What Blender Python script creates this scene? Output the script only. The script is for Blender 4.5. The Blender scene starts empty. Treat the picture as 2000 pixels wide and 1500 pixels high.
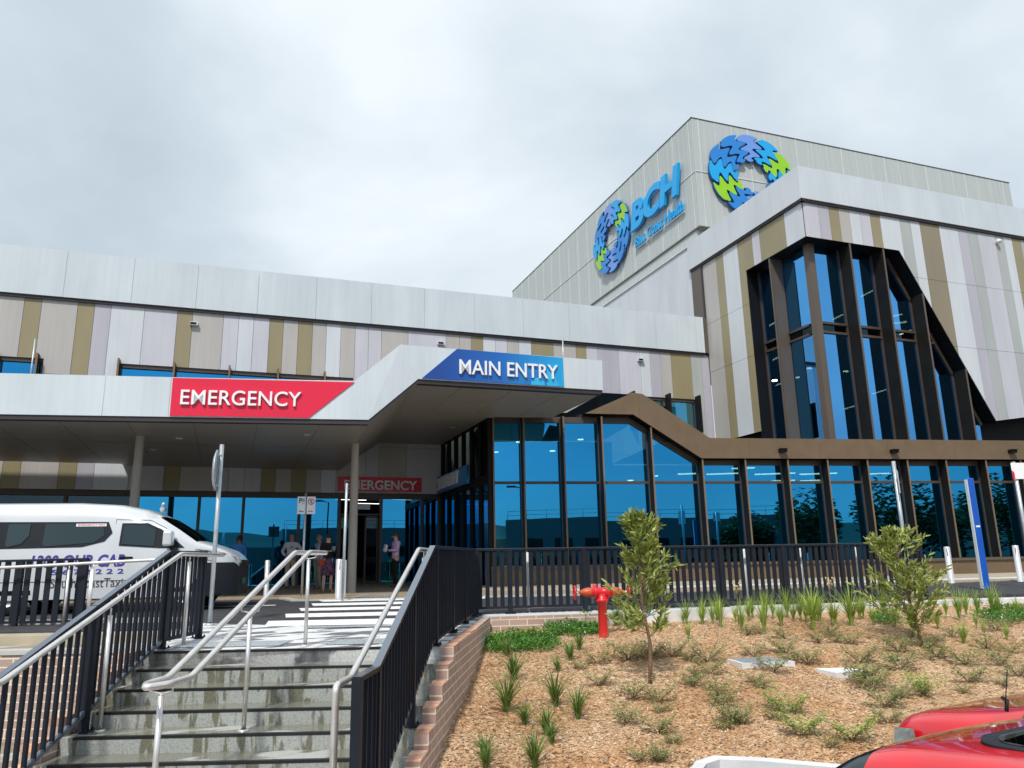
import bpy, bmesh, math, random
from mathutils import Vector, Matrix, noise
random.seed(7)
V = Vector
R = math.radians
SC = bpy.context.scene
COL = SC.collection

# ---------------------------------------------------------------- camera
YAW, PITCH, ROLL, FPX, HC = R(20.1346), R(13.2387), R(-1.0971), 1500.0, 0.88
FW = V((math.sin(YAW)*math.cos(PITCH), math.cos(YAW)*math.cos(PITCH), math.sin(PITCH)))
R0 = V((math.cos(YAW), -math.sin(YAW), 0)); U0 = R0.cross(FW)
RT = R0*math.cos(ROLL)+U0*math.sin(ROLL); UP = -R0*math.sin(ROLL)+U0*math.cos(ROLL)
CAM = V((0, 0, HC))
cd = bpy.data.cameras.new('camera'); cam = bpy.data.objects.new('camera', cd); COL.objects.link(cam)
cam.matrix_world = Matrix(((RT.x, UP.x, -FW.x, 0), (RT.y, UP.y, -FW.y, 0), (RT.z, UP.z, -FW.z, HC), (0, 0, 0, 1)))
cd.sensor_width = 36; cd.lens = FPX/2000*36; cd.clip_start = 0.05; cd.clip_end = 3000
SC.camera = cam

# ---------------------------------------------------------------- world
SUN_AZ, SUN_EL = R(214), R(52)      # azimuth clockwise from +y, sun behind and to the left of the camera
W = bpy.data.worlds.new('World'); SC.world = W; W.use_nodes = True
wn, wl = W.node_tree.nodes, W.node_tree.links
wn.clear()
def N_(t, **k):
    n = wn.new(t)
    for a, b in k.items(): setattr(n, a, b)
    return n
wo = N_('ShaderNodeOutputWorld'); bg = N_('ShaderNodeBackground'); wl.new(bg.outputs[0], wo.inputs[0])
sky = N_('ShaderNodeTexSky', sky_type='NISHITA', sun_disc=False, sun_elevation=SUN_EL, sun_rotation=SUN_AZ, dust_density=1.0, ozone_density=1.5)
tc = N_('ShaderNodeTexCoord')
sep = N_('ShaderNodeSeparateXYZ'); wl.new(tc.outputs['Generated'], sep.inputs[0])
za = N_('ShaderNodeMath', operation='MAXIMUM'); wl.new(sep.outputs[2], za.inputs[0]); za.inputs[1].default_value = 0.0
zb = N_('ShaderNodeMath', operation='ADD'); wl.new(za.outputs[0], zb.inputs[0]); zb.inputs[1].default_value = 0.42
dv = N_('ShaderNodeVectorMath', operation='DIVIDE'); wl.new(tc.outputs['Generated'], dv.inputs[0])
cmb = N_('ShaderNodeCombineXYZ'); [wl.new(zb.outputs[0], cmb.inputs[i]) for i in range(3)]
wl.new(cmb.outputs[0], dv.inputs[1])
n1 = N_('ShaderNodeTexNoise'); n1.inputs['Scale'].default_value = 1.5; n1.inputs['Detail'].default_value = 7; n1.inputs['Roughness'].default_value = 0.5; n1.inputs['Distortion'].default_value = 0.25
mpw = N_('ShaderNodeMapping'); mpw.inputs['Location'].default_value = (7.7, 2.2, 3.1); wl.new(dv.outputs[0], mpw.inputs[0])
wl.new(mpw.outputs[0], n1.inputs['Vector'])
cr = N_('ShaderNodeValToRGB'); wl.new(n1.outputs['Fac'], cr.inputs[0])
e = cr.color_ramp.elements
e[0].position = 0.33; e[0].color = (0.43, 0.505, 0.575, 1)
e[1].position = 0.66; e[1].color = (0.74, 0.80, 0.85, 1)
m = e.new(0.48); m.color = (0.53, 0.61, 0.68, 1)
# broken cloud: clear blue patches behind the camera, closed cloud ahead
n2 = N_('ShaderNodeTexNoise'); n2.inputs['Scale'].default_value = 1.1; n2.inputs['Detail'].default_value = 4
wl.new(dv.outputs[0], n2.inputs['Vector'])
ad = N_('ShaderNodeMath', operation='MULTIPLY_ADD'); wl.new(sep.outputs[1], ad.inputs[0]); ad.inputs[1].default_value = 0.75; wl.new(n2.outputs['Fac'], ad.inputs[2])
mr = N_('ShaderNodeMapRange'); wl.new(ad.outputs[0], mr.inputs[0]); mr.inputs[1].default_value = -0.25; mr.inputs[2].default_value = 0.45
mr.inputs[3].default_value = 0.55; mr.inputs[4].default_value = 1.0
sk = N_('ShaderNodeVectorMath', operation='SCALE'); wl.new(sky.outputs[0], sk.inputs[0]); sk.inputs['Scale'].default_value = 0.10
SKYK = N_('ShaderNodeVectorMath', operation='SCALE'); wl.new(cr.outputs[0], SKYK.inputs[0]); SKYK.inputs['Scale'].default_value = 1.0
mx = N_('ShaderNodeMix', data_type='RGBA'); wl.new(mr.outputs[0], mx.inputs[0]); wl.new(sk.outputs[0], mx.inputs[6]); wl.new(SKYK.outputs[0], mx.inputs[7])
wl.new(mx.outputs[2], bg.inputs[0]); bg.inputs[1].default_value = 1.0
sd = bpy.data.lights.new('sun', 'SUN'); so = bpy.data.objects.new('sun', sd); COL.objects.link(so)
sd.energy = 2.9; sd.angle = R(5); sd.color = (1.0, 0.95, 0.87)
sdir = V((math.sin(SUN_AZ)*math.cos(SUN_EL), math.cos(SUN_AZ)*math.cos(SUN_EL), math.sin(SUN_EL)))
so.rotation_euler = sdir.to_track_quat('Z', 'Y').to_euler()
SC.view_settings.view_transform = 'Standard'; SC.view_settings.look = 'None'; SC.view_settings.exposure = 0.28; SC.view_settings.gamma = 1
SC.cycles.use_denoising = True; SC.cycles.max_bounces = 8; SC.cycles.transparent_max_bounces = 16

# ---------------------------------------------------------------- measuring helpers (photograph pixel -> point on a known plane)
def ray(x, y): return RT*(x-1000)-UP*(y-750)+FW*FPX
def hit(x, y, p0, n):
    r = ray(x, y); return CAM+r*((V(p0)-CAM).dot(n)/r.dot(n))
def pz(x, y, z): return hit(x, y, (0, 0, z), V((0, 0, 1)))
A_ = 0.016; FXY = V((math.sin(YAW), math.cos(YAW), 0))
GN = V((-A_*FXY.x, -A_*FXY.y, 1)); G0 = V((9*FXY.x, 9*FXY.y, 0))
def gz(x, y): return A_*((x*FXY.x+y*FXY.y)-9)
def gr(x, y): return hit(x, y, G0, GN)
SA = R(19.3); S = V((math.cos(SA), -math.sin(SA), 0)); NN = V((math.sin(SA), math.cos(SA), 0))
def sn(s, n, z=0): return S*s+NN*n+V((0, 0, z))
def tosn(p): return p.dot(S), p.dot(NN), p.z
def mulz(n): return max(-1.02, -0.145*(14.4-n)) if n < 14.4 else 0.0
MN = V((-0.145*NN.x, -0.145*NN.y, 1)); M0 = sn(0, 14.4, 0)
def mu(x, y): return hit(x, y, M0, MN)
class Plane:
    def __init__(s, p0, e): s.p0 = V((p0[0], p0[1], 0)); s.e = V((e[0], e[1], 0)).normalized(); s.out = V((s.e.y, -s.e.x, 0))
    def px(s, x, y, d=0):
        p = hit(x, y, s.p0+s.out*d, s.out); return (p-s.p0).dot(s.e), p.z
    def pt(s, t, z, d=0): return s.p0+s.e*t+s.out*d+V((0, 0, z))

# ---------------------------------------------------------------- materials
def mat(name, col, rough=0.5, metal=0.0, var=0.06, vscale=1.5, bump=0.0, bscale=40, spec=0.5, coat=0.0, stretch=None, streak=0.0):
    m = bpy.data.materials.new(name); m.use_nodes = True; nt = m.node_tree; n = nt.nodes; l = nt.links
    b = n['Principled BSDF']; b.inputs['Roughness'].default_value = rough; b.inputs['Metallic'].default_value = metal
    b.inputs['Specular IOR Level'].default_value = spec; b.inputs['Coat Weight'].default_value = coat
    t = n.new('ShaderNodeTexCoord'); tex = n.new('ShaderNodeTexNoise'); tex.inputs['Scale'].default_value = vscale; tex.inputs['Detail'].default_value = 5
    src = t.outputs['Object']
    if stretch:
        mp = n.new('ShaderNodeMapping'); mp.inputs['Scale'].default_value = stretch; l.new(src, mp.inputs[0]); src = mp.outputs[0]
    l.new(src, tex.inputs['Vector'])
    r = n.new('ShaderNodeValToRGB'); l.new(tex.outputs['Fac'], r.inputs[0])
    c0 = [max(0, c*(1-var*1.6)) for c in col]; c1 = [min(1, c*(1+var)) for c in col]
    r.color_ramp.elements[0].position = 0.3; r.color_ramp.elements[1].position = 0.7
    r.color_ramp.elements[0].color = (*c0, 1); r.color_ramp.elements[1].color = (*c1, 1)
    cout = r.outputs[0]
    if streak:      # run-off marks
        ms = n.new('ShaderNodeMapping'); ms.inputs['Scale'].default_value = (7, 7, 0.22); l.new(t.outputs['Object'], ms.inputs[0])
        sn_ = n.new('ShaderNodeTexNoise'); sn_.inputs['Scale'].default_value = 1.6; sn_.inputs['Detail'].default_value = 6; l.new(ms.outputs[0], sn_.inputs['Vector'])
        sr = n.new('ShaderNodeMapRange'); sr.inputs[1].default_value = 0.35; sr.inputs[2].default_value = 0.6; sr.inputs[3].default_value = 1-streak; sr.inputs[4].default_value = 1.0; l.new(sn_.outputs['Fac'], sr.inputs[0])
        mm = n.new('ShaderNodeVectorMath'); mm.operation = 'SCALE'; l.new(cout, mm.inputs[0]); l.new(sr.outputs[0], mm.inputs['Scale']); cout = mm.outputs[0]
    l.new(cout, b.inputs['Base Color'])
    if bump:
        bn = n.new('ShaderNodeTexNoise'); bn.inputs['Scale'].default_value = bscale; bn.inputs['Detail'].default_value = 4; l.new(src, bn.inputs['Vector'])
        bp = n.new('ShaderNodeBump'); bp.inputs['Strength'].default_value = bump; bp.inputs['Distance'].default_value = 0.02
        l.new(bn.outputs['Fac'], bp.inputs['Height']); l.new(bp.outputs[0], b.inputs['Normal'])
    return m
def emat(name, col, k):
    m = bpy.data.materials.new(name); m.use_nodes = True; b = m.node_tree.nodes['Principled BSDF']
    b.inputs['Base Color'].default_value = (*col, 1); b.inputs['Emission Color'].default_value = (*col, 1); b.inputs['Emission Strength'].default_value = k
    return m
def glassmat(name, tint, trans, fac=0.6, rough=0.0, wob=0.0):
    m = bpy.data.materials.new(name); m.use_nodes = True; nt = m.node_tree; n = nt.nodes; l = nt.links; n.clear()
    o = n.new('ShaderNodeOutputMaterial'); mxs = n.new('ShaderNodeMixShader'); g = n.new('ShaderNodeBsdfGlossy'); t = n.new('ShaderNodeBsdfTransparent')
    g.inputs['Color'].default_value = (*tint, 1); g.inputs['Roughness'].default_value = rough; t.inputs['Color'].default_value = (*trans, 1)
    mxs.inputs[0].default_value = fac
    l.new(t.outputs[0], mxs.inputs[1]); l.new(g.outputs[0], mxs.inputs[2]); l.new(mxs.outputs[0], o.inputs[0])
    if wob:
        tcn = n.new('ShaderNodeTexCoord'); nz = n.new('ShaderNodeTexNoise'); nz.inputs['Scale'].default_value = 0.8; nz.inputs['Detail'].default_value = 1
        l.new(tcn.outputs['Object'], nz.inputs['Vector'])
        bp = n.new('ShaderNodeBump'); bp.inputs['Strength'].default_value = wob; bp.inputs['Distance'].default_value = 0.01; l.new(nz.outputs['Fac'], bp.inputs['Height'])
        l.new(bp.outputs[0], g.inputs['Normal'])
    return m
M = {}
def mk(k, *a, **kw): M[k] = mat(k, *a, **kw)
PV = dict(streak=0.045, rough=0.38, var=0.05, vscale=0.9, stretch=(1, 1, 0.35))
mk('white_panel', (0.62, 0.66, 0.70), **PV); mk('fascia_panel', (0.60, 0.665, 0.71), **PV)
mk('lilac_panel', (0.47, 0.46, 0.52), **PV); mk('pale_lilac', (0.57, 0.57, 0.63), **PV); mk('beige_panel', (0.47, 0.45, 0.43), **PV)
mk('grey_panel', (0.42, 0.45, 0.44), **PV); mk('gold_panel', (0.31, 0.265, 0.155), **PV); mk('bronze_panel', (0.27, 0.225, 0.155), **PV)
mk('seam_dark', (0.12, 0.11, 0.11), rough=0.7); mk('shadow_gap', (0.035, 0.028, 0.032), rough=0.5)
mk('plant_grey', (0.49, 0.53, 0.52), rough=0.5, var=0.04, vscale=1.2, stretch=(6, 6, 0.15)); mk('seam_light', (0.64, 0.68, 0.68), rough=0.4)
mk('bronze_band', (0.155, 0.105, 0.06), rough=0.45, var=0.07, vscale=2.5, bump=0.05, bscale=120); mk('fin_edge', (0.20, 0.135, 0.08), rough=0.4)
mk('fin_dark', (0.018, 0.016, 0.013), rough=0.5, var=0.15, spec=0.12); mk('mullion', (0.075, 0.055, 0.045), rough=0.4)
mk('fin_bronze', (0.11, 0.088, 0.068), rough=0.4, var=0.1, vscale=0.8, stretch=(1, 1, 0.3))
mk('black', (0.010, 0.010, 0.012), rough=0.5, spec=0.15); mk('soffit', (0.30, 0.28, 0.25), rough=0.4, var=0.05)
mk('letter_white', (0.85, 0.86, 0.88), rough=0.35, var=0.01); mk('sign_red', (0.72, 0.015, 0.055), rough=0.3, var=0.03, vscale=0.6)
mk('concrete', (0.46, 0.46, 0.44), rough=0.8, var=0.12, vscale=2, bump=0.15, bscale=60); mk('pale_concrete', (0.66, 0.67, 0.68), rough=0.7, var=0.08, vscale=2, bump=0.1)
mk('beige_concrete', (0.44, 0.38, 0.28), rough=0.75, var=0.12, vscale=2, bump=0.1); mk('asphalt', (0.045, 0.045, 0.052), rough=0.75, var=0.2, vscale=6, bump=0.3, bscale=150)
mk('marking', (0.90, 0.90, 0.92), rough=0.6, var=0.08, vscale=5); mk('paving', (0.34, 0.275, 0.195), rough=0.8, var=0.18, vscale=9, bump=0.15, bscale=80)
mk('charcoal', (0.016, 0.020, 0.030), rough=0.5, var=0.12, spec=0.2); mk('steel', (0.82, 0.79, 0.76), rough=0.36, metal=0.75, var=0.06, vscale=8)
mk('galv', (0.52, 0.57, 0.60), rough=0.45, metal=0.6, var=0.1, vscale=12); mk('column_paint', (0.40, 0.37, 0.32), rough=0.5)
mk('hydrant_red', (0.72, 0.02, 0.03), rough=0.3, var=0.04, coat=0.3); mk('hydrant_orange', (0.55, 0.09, 0.03), rough=0.4)
mk('van_white', (0.60, 0.63, 0.66), rough=0.25, var=0.03, coat=0.6); mk('car_red', (0.66, 0.008, 0.016), rough=0.22, var=0.1, vscale=3, coat=1.0, bump=0.03, bscale=90)
mk('dark_plastic', (0.012, 0.015, 0.022), rough=0.55, spec=0.25); mk('rubber', (0.015, 0.015, 0.015), rough=0.8); mk('chrome', (0.75, 0.77, 0.8), rough=0.12, metal=1.0, var=0.01)
mk('navy', (0.055, 0.035, 0.30), rough=0.5); mk('text_dark', (0.03, 0.03, 0.045), rough=0.5); mk('logo_blue', (0.005, 0.40, 0.86), rough=0.35, var=0.03)
mk('logo_mid', (0.02, 0.24, 0.70), rough=0.35, var=0.03); mk('logo_pale', (0.16, 0.33, 0.80), rough=0.35, var=0.03); mk('logo_green', (0.32, 0.66, 0.012), rough=0.35, var=0.03)
mk('logo_edge', (0.01, 0.12, 0.36), rough=0.5); mk('pylon_blue', (0.008, 0.10, 0.50), rough=0.3, var=0.05)
mk('bark', (0.20, 0.12, 0.07), rough=0.9, var=0.25, vscale=20); mk('twig', (0.24, 0.19, 0.14), rough=0.9, var=0.2)
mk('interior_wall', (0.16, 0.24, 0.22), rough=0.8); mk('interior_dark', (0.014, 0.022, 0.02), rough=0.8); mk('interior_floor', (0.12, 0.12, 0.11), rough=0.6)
M['lamp_dim'] = emat('lamp_dim', (1, 1, 0.95), 2.5); M['lamp_white'] = emat('lamp_white', (1, 0.98, 0.92), 6.0); M['lamp_strip'] = emat('lamp_strip', (0.95, 1.0, 0.95), 3.5)
M['glass_blue'] = glassmat('glass_blue', (0.045, 0.46, 0.92), (0.18, 0.34, 0.27), 0.62, wob=0.12)
M['glass_tower'] = glassmat('glass_tower', (0.13, 0.48, 0.96), (0.10, 0.17, 0.13), 0.72, wob=0.10)
M['glass_dark'] = glassmat('glass_dark', (0.06, 0.10, 0.13), (0.25, 0.3, 0.3), 0.5)
M['car_glass'] = glassmat('car_glass', (0.5, 0.55, 0.56), (0.03, 0.05, 0.045), 0.28, rough=0.02)
M['van_glass'] = glassmat('van_glass', (0.35, 0.45, 0.42), (0.03, 0.05, 0.05), 0.25, rough=0.02)
def gradmat():
    m = bpy.data.materials.new('entry_blue'); m.use_nodes = True; n = m.node_tree.nodes; l = m.node_tree.links
    b = n['Principled BSDF']; b.inputs['Roughness'].default_value = 0.3
    t = n.new('ShaderNodeUVMap'); sp = n.new('ShaderNodeSeparateXYZ'); l.new(t.outputs[0], sp.inputs[0])
    r = n.new('ShaderNodeValToRGB'); l.new(sp.outputs[0], r.inputs[0])
    r.color_ramp.elements[0].position = 0.1; r.color_ramp.elements[0].color = (0.012, 0.06, 0.30, 1)
    r.color_ramp.elements[1].position = 1.0; r.color_ramp.elements[1].color = (0.012, 0.36, 0.72, 1)
    x = r.color_ramp.elements.new(0.55); x.color = (0.012, 0.13, 0.48, 1)
    l.new(r.outputs[0], b.inputs['Base Color']); return m
M['entry_blue'] = gradmat()
mk('swirl_dark', (0.012, 0.17, 0.52), rough=0.3); mk('swirl_light', (0.03, 0.45, 0.78), rough=0.3)
def brickmat():
    m = bpy.data.materials.new('brick'); m.use_nodes = True; n = m.node_tree.nodes; l = m.node_tree.links
    b = n['Principled BSDF']; b.inputs['Roughness'].default_value = 0.85
    t = n.new('ShaderNodeUVMap'); br = n.new('ShaderNodeTexBrick'); l.new(t.outputs[0], br.inputs['Vector'])
    br.inputs['Scale'].default_value = 1.0; br.inputs['Brick Width'].default_value = 0.30; br.inputs['Row Height'].default_value = 0.098; br.inputs['Mortar Size'].default_value = 0.009
    br.inputs['Mortar Smooth'].default_value = 0.2; br.inputs['Bias'].default_value = -0.2
    br.inputs['Color1'].default_value = (0.45, 0.33, 0.285, 1); br.inputs['Color2'].default_value = (0.36, 0.255, 0.22, 1); br.inputs['Mortar'].default_value = (0.74, 0.64, 0.50, 1)
    nz = n.new('ShaderNodeTexNoise'); nz.inputs['Scale'].default_value = 90; l.new(t.outputs[0], nz.inputs['Vector'])
    mxn = n.new('ShaderNodeMix'); mxn.data_type = 'RGBA'; mxn.blend_type = 'MULTIPLY'; mxn.inputs[0].default_value = 0.45
    l.new(br.outputs['Color'], mxn.inputs[6]); l.new(nz.outputs['Fac'], mxn.inputs[7])
    hs = n.new('ShaderNodeHueSaturation'); hs.inputs['Value'].default_value = 1.35; l.new(mxn.outputs[2], hs.inputs['Color'])
    l.new(hs.outputs[0], b.inputs['Base Color'])
    bp = n.new('ShaderNodeBump'); bp.inputs['Strength'].default_value = 0.6; bp.inputs['Distance'].default_value = 0.006; bp.invert = True
    l.new(br.outputs['Fac'], bp.inputs['Height']); l.new(bp.outputs[0], b.inputs['Normal']); return m
M['brick'] = brickmat(); mk('brick_cap', (0.66, 0.38, 0.26), rough=0.85, var=0.35, vscale=5, bump=0.2)
def wetmat(name, dry, wet, scale, thr, streak=False, wet_r=0.12):
    m = bpy.data.materials.new(name); m.use_nodes = True; n = m.node_tree.nodes; l = m.node_tree.links
    b = n['Principled BSDF']; t = n.new('ShaderNodeTexCoord'); mp = n.new('ShaderNodeMapping'); l.new(t.outputs['Object'], mp.inputs[0])
    mp.inputs['Rotation'].default_value = (0, 0, SA)
    mp.inputs['Scale'].default_value = (4.2, 1, 0.9) if streak else (0.6, 1.5, 1)
    nz = n.new('ShaderNodeTexNoise'); nz.inputs['Scale'].default_value = scale; nz.inputs['Detail'].default_value = 6; nz.inputs['Distortion'].default_value = 0.35 if streak else 0.4
    l.new(mp.outputs[0], nz.inputs['Vector'])
    r = n.new('ShaderNodeValToRGB'); l.new(nz.outputs['Fac'], r.inputs[0]); r.color_ramp.elements[0].position = thr; r.color_ramp.elements[1].position = thr+0.05
    f = n.new('ShaderNodeTexNoise'); f.inputs['Scale'].default_value = 55; f.inputs['Detail'].default_value = 5; l.new(t.outputs['Object'], f.inputs['Vector'])
    fr = n.new('ShaderNodeValToRGB'); l.new(f.outputs['Fac'], fr.inputs[0]); fr.color_ramp.elements[0].position = 0.3; fr.color_ramp.elements[0].color = (0.6, 0.6, 0.58, 1); fr.color_ramp.elements[1].position = 0.6
    mxn = n.new('ShaderNodeMix'); mxn.data_type = 'RGBA'; l.new(r.outputs[0], mxn.inputs[0]); mxn.inputs[6].default_value = (*wet, 1); mxn.inputs[7].default_value = (*dry, 1)
    m2 = n.new('ShaderNodeMix'); m2.data_type = 'RGBA'; m2.blend_type = 'MULTIPLY'; m2.inputs[0].default_value = 0.8; l.new(mxn.outputs[2], m2.inputs[6]); l.new(fr.outputs[0], m2.inputs[7])
    l.new(m2.outputs[2], b.inputs['Base Color'])
    mr_ = n.new('ShaderNodeMapRange'); l.new(r.outputs[0], mr_.inputs[0]); mr_.inputs[3].default_value = wet_r; mr_.inputs[4].default_value = 0.7; l.new(mr_.outputs[0], b.inputs['Roughness'])
    bp = n.new('ShaderNodeBump'); bp.inputs['Distance'].default_value = 0.004; l.new(mr_.outputs[0], bp.inputs['Strength']); l.new(f.outputs['Fac'], bp.inputs['Height']); l.new(bp.outputs[0], b.inputs['Normal'])
    return m
M['riser'] = wetmat('riser', (0.37, 0.39, 0.375), (0.17, 0.17, 0.125), 2.4, 0.44, streak=True, wet_r=0.35)
M['tread'] = wetmat('tread', (0.46, 0.47, 0.44), (0.21, 0.21, 0.17), 1.6, 0.58)
M['landing'] = wetmat('landing', (0.76, 0.77, 0.78), (0.24, 0.24, 0.26), 2.2, 0.45, wet_r=0.32)
M['wet_ground'] = wetmat('wet_ground', (0.50, 0.49, 0.46), (0.22, 0.19, 0.15), 1.2, 0.5)
def mulchmat():
    m = bpy.data.materials.new('mulch'); m.use_nodes = True; n = m.node_tree.nodes; l = m.node_tree.links
    b = n['Principled BSDF']; b.inputs['Roughness'].default_value = 0.9; t = n.new('ShaderNodeTexCoord')
    d = n.new('ShaderNodeTexNoise'); d.inputs['Scale'].default_value = 14; l.new(t.outputs['Object'], d.inputs['Vector'])
    av = n.new('ShaderNodeVectorMath'); av.operation = 'MULTIPLY_ADD'; l.new(d.outputs['Color'], av.inputs[0]); av.inputs[1].default_value = (.12, .12, .12); l.new(t.outputs['Object'], av.inputs[2])
    v = n.new('ShaderNodeTexVoronoi'); v.inputs['Scale'].default_value = 48; l.new(av.outputs[0], v.inputs['Vector'])
    r = n.new('ShaderNodeValToRGB'); l.new(v.outputs['Color'], r.inputs[0])
    E_ = r.color_ramp.elements; E_[0].position = 0; E_[0].color = (0.17, 0.09, 0.045, 1); E_[1].position = 1; E_[1].color = (0.86, 0.74, 0.58, 1)
    for p, c in ((0.22, (0.40, 0.22, 0.105, 1)), (0.55, (0.62, 0.40, 0.23, 1)), (0.8, (0.78, 0.57, 0.37, 1))): x = E_.new(p); x.color = c
    big = n.new('ShaderNodeTexNoise'); big.inputs['Scale'].default_value = 0.8; big.inputs['Detail'].default_value = 5; l.new(t.outputs['Object'], big.inputs['Vector'])
    br = n.new('ShaderNodeValToRGB'); l.new(big.outputs['Fac'], br.inputs[0]); br.color_ramp.elements[0].position = 0.35; br.color_ramp.elements[0].color = (0.86, 0.72, 0.58, 1); br.color_ramp.elements[1].position = 0.6
    m2 = n.new('ShaderNodeMix'); m2.data_type = 'RGBA'; m2.blend_type = 'MULTIPLY'; m2.inputs[0].default_value = 1; l.new(r.outputs[0], m2.inputs[6]); l.new(br.outputs[0], m2.inputs[7])
    l.new(m2.outputs[2], b.inputs['Base Color'])
    bp = n.new('ShaderNodeBump'); bp.inputs['Strength'].default_value = 0.9; bp.inputs['Distance'].default_value = 0.02; l.new(v.outputs['Distance'], bp.inputs['Height']); l.new(bp.outputs[0], b.inputs['Normal'])
    return m
M['mulch'] = mulchmat()
def leafmat(name, c1, c2):
    m = bpy.data.materials.new(name); m.use_nodes = True; n = m.node_tree.nodes; l = m.node_tree.links
    b = n['Principled BSDF']; b.inputs['Roughness'].default_value = 0.5
    g = n.new('ShaderNodeNewGeometry'); r = n.new('ShaderNodeValToRGB'); l.new(g.outputs['Random Per Island'], r.inputs[0])
    r.color_ramp.elements[0].color = (*c1, 1); r.color_ramp.elements[1].color = (*c2, 1); l.new(r.outputs[0], b.inputs['Base Color'])
    tr = n.new('ShaderNodeBsdfTranslucent'); l.new(r.outputs[0], tr.inputs[0]); ms = n.new('ShaderNodeMixShader'); ms.inputs[0].default_value = 0.3
    l.new(b.outputs[0], ms.inputs[1]); l.new(tr.outputs[0], ms.inputs[2]); l.new(ms.outputs[0], n['Material Output'].inputs[0]); return m
M['leaf_sapling'] = leafmat('leaf_sapling', (0.13, 0.20, 0.035), (0.50, 0.55, 0.15)); M['leaf_strap'] = leafmat('leaf_strap', (0.13, 0.26, 0.03), (0.46, 0.58, 0.12))
M['leaf_strap_dark'] = leafmat('leaf_strap_dark', (0.05, 0.12, 0.02), (0.22, 0.34, 0.07)); M['leaf_olive'] = leafmat('leaf_olive', (0.15, 0.20, 0.05), (0.42, 0.44, 0.18))
M['leaf_cover'] = leafmat('leaf_cover', (0.04, 0.15, 0.02), (0.16, 0.38, 0.05)); M['leaf_tree'] = leafmat('leaf_tree', (0.03, 0.06, 0.015), (0.08, 0.13, 0.03))
M['chip'] = leafmat('chip', (0.22, 0.11, 0.045), (0.95, 0.78, 0.56))

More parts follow.
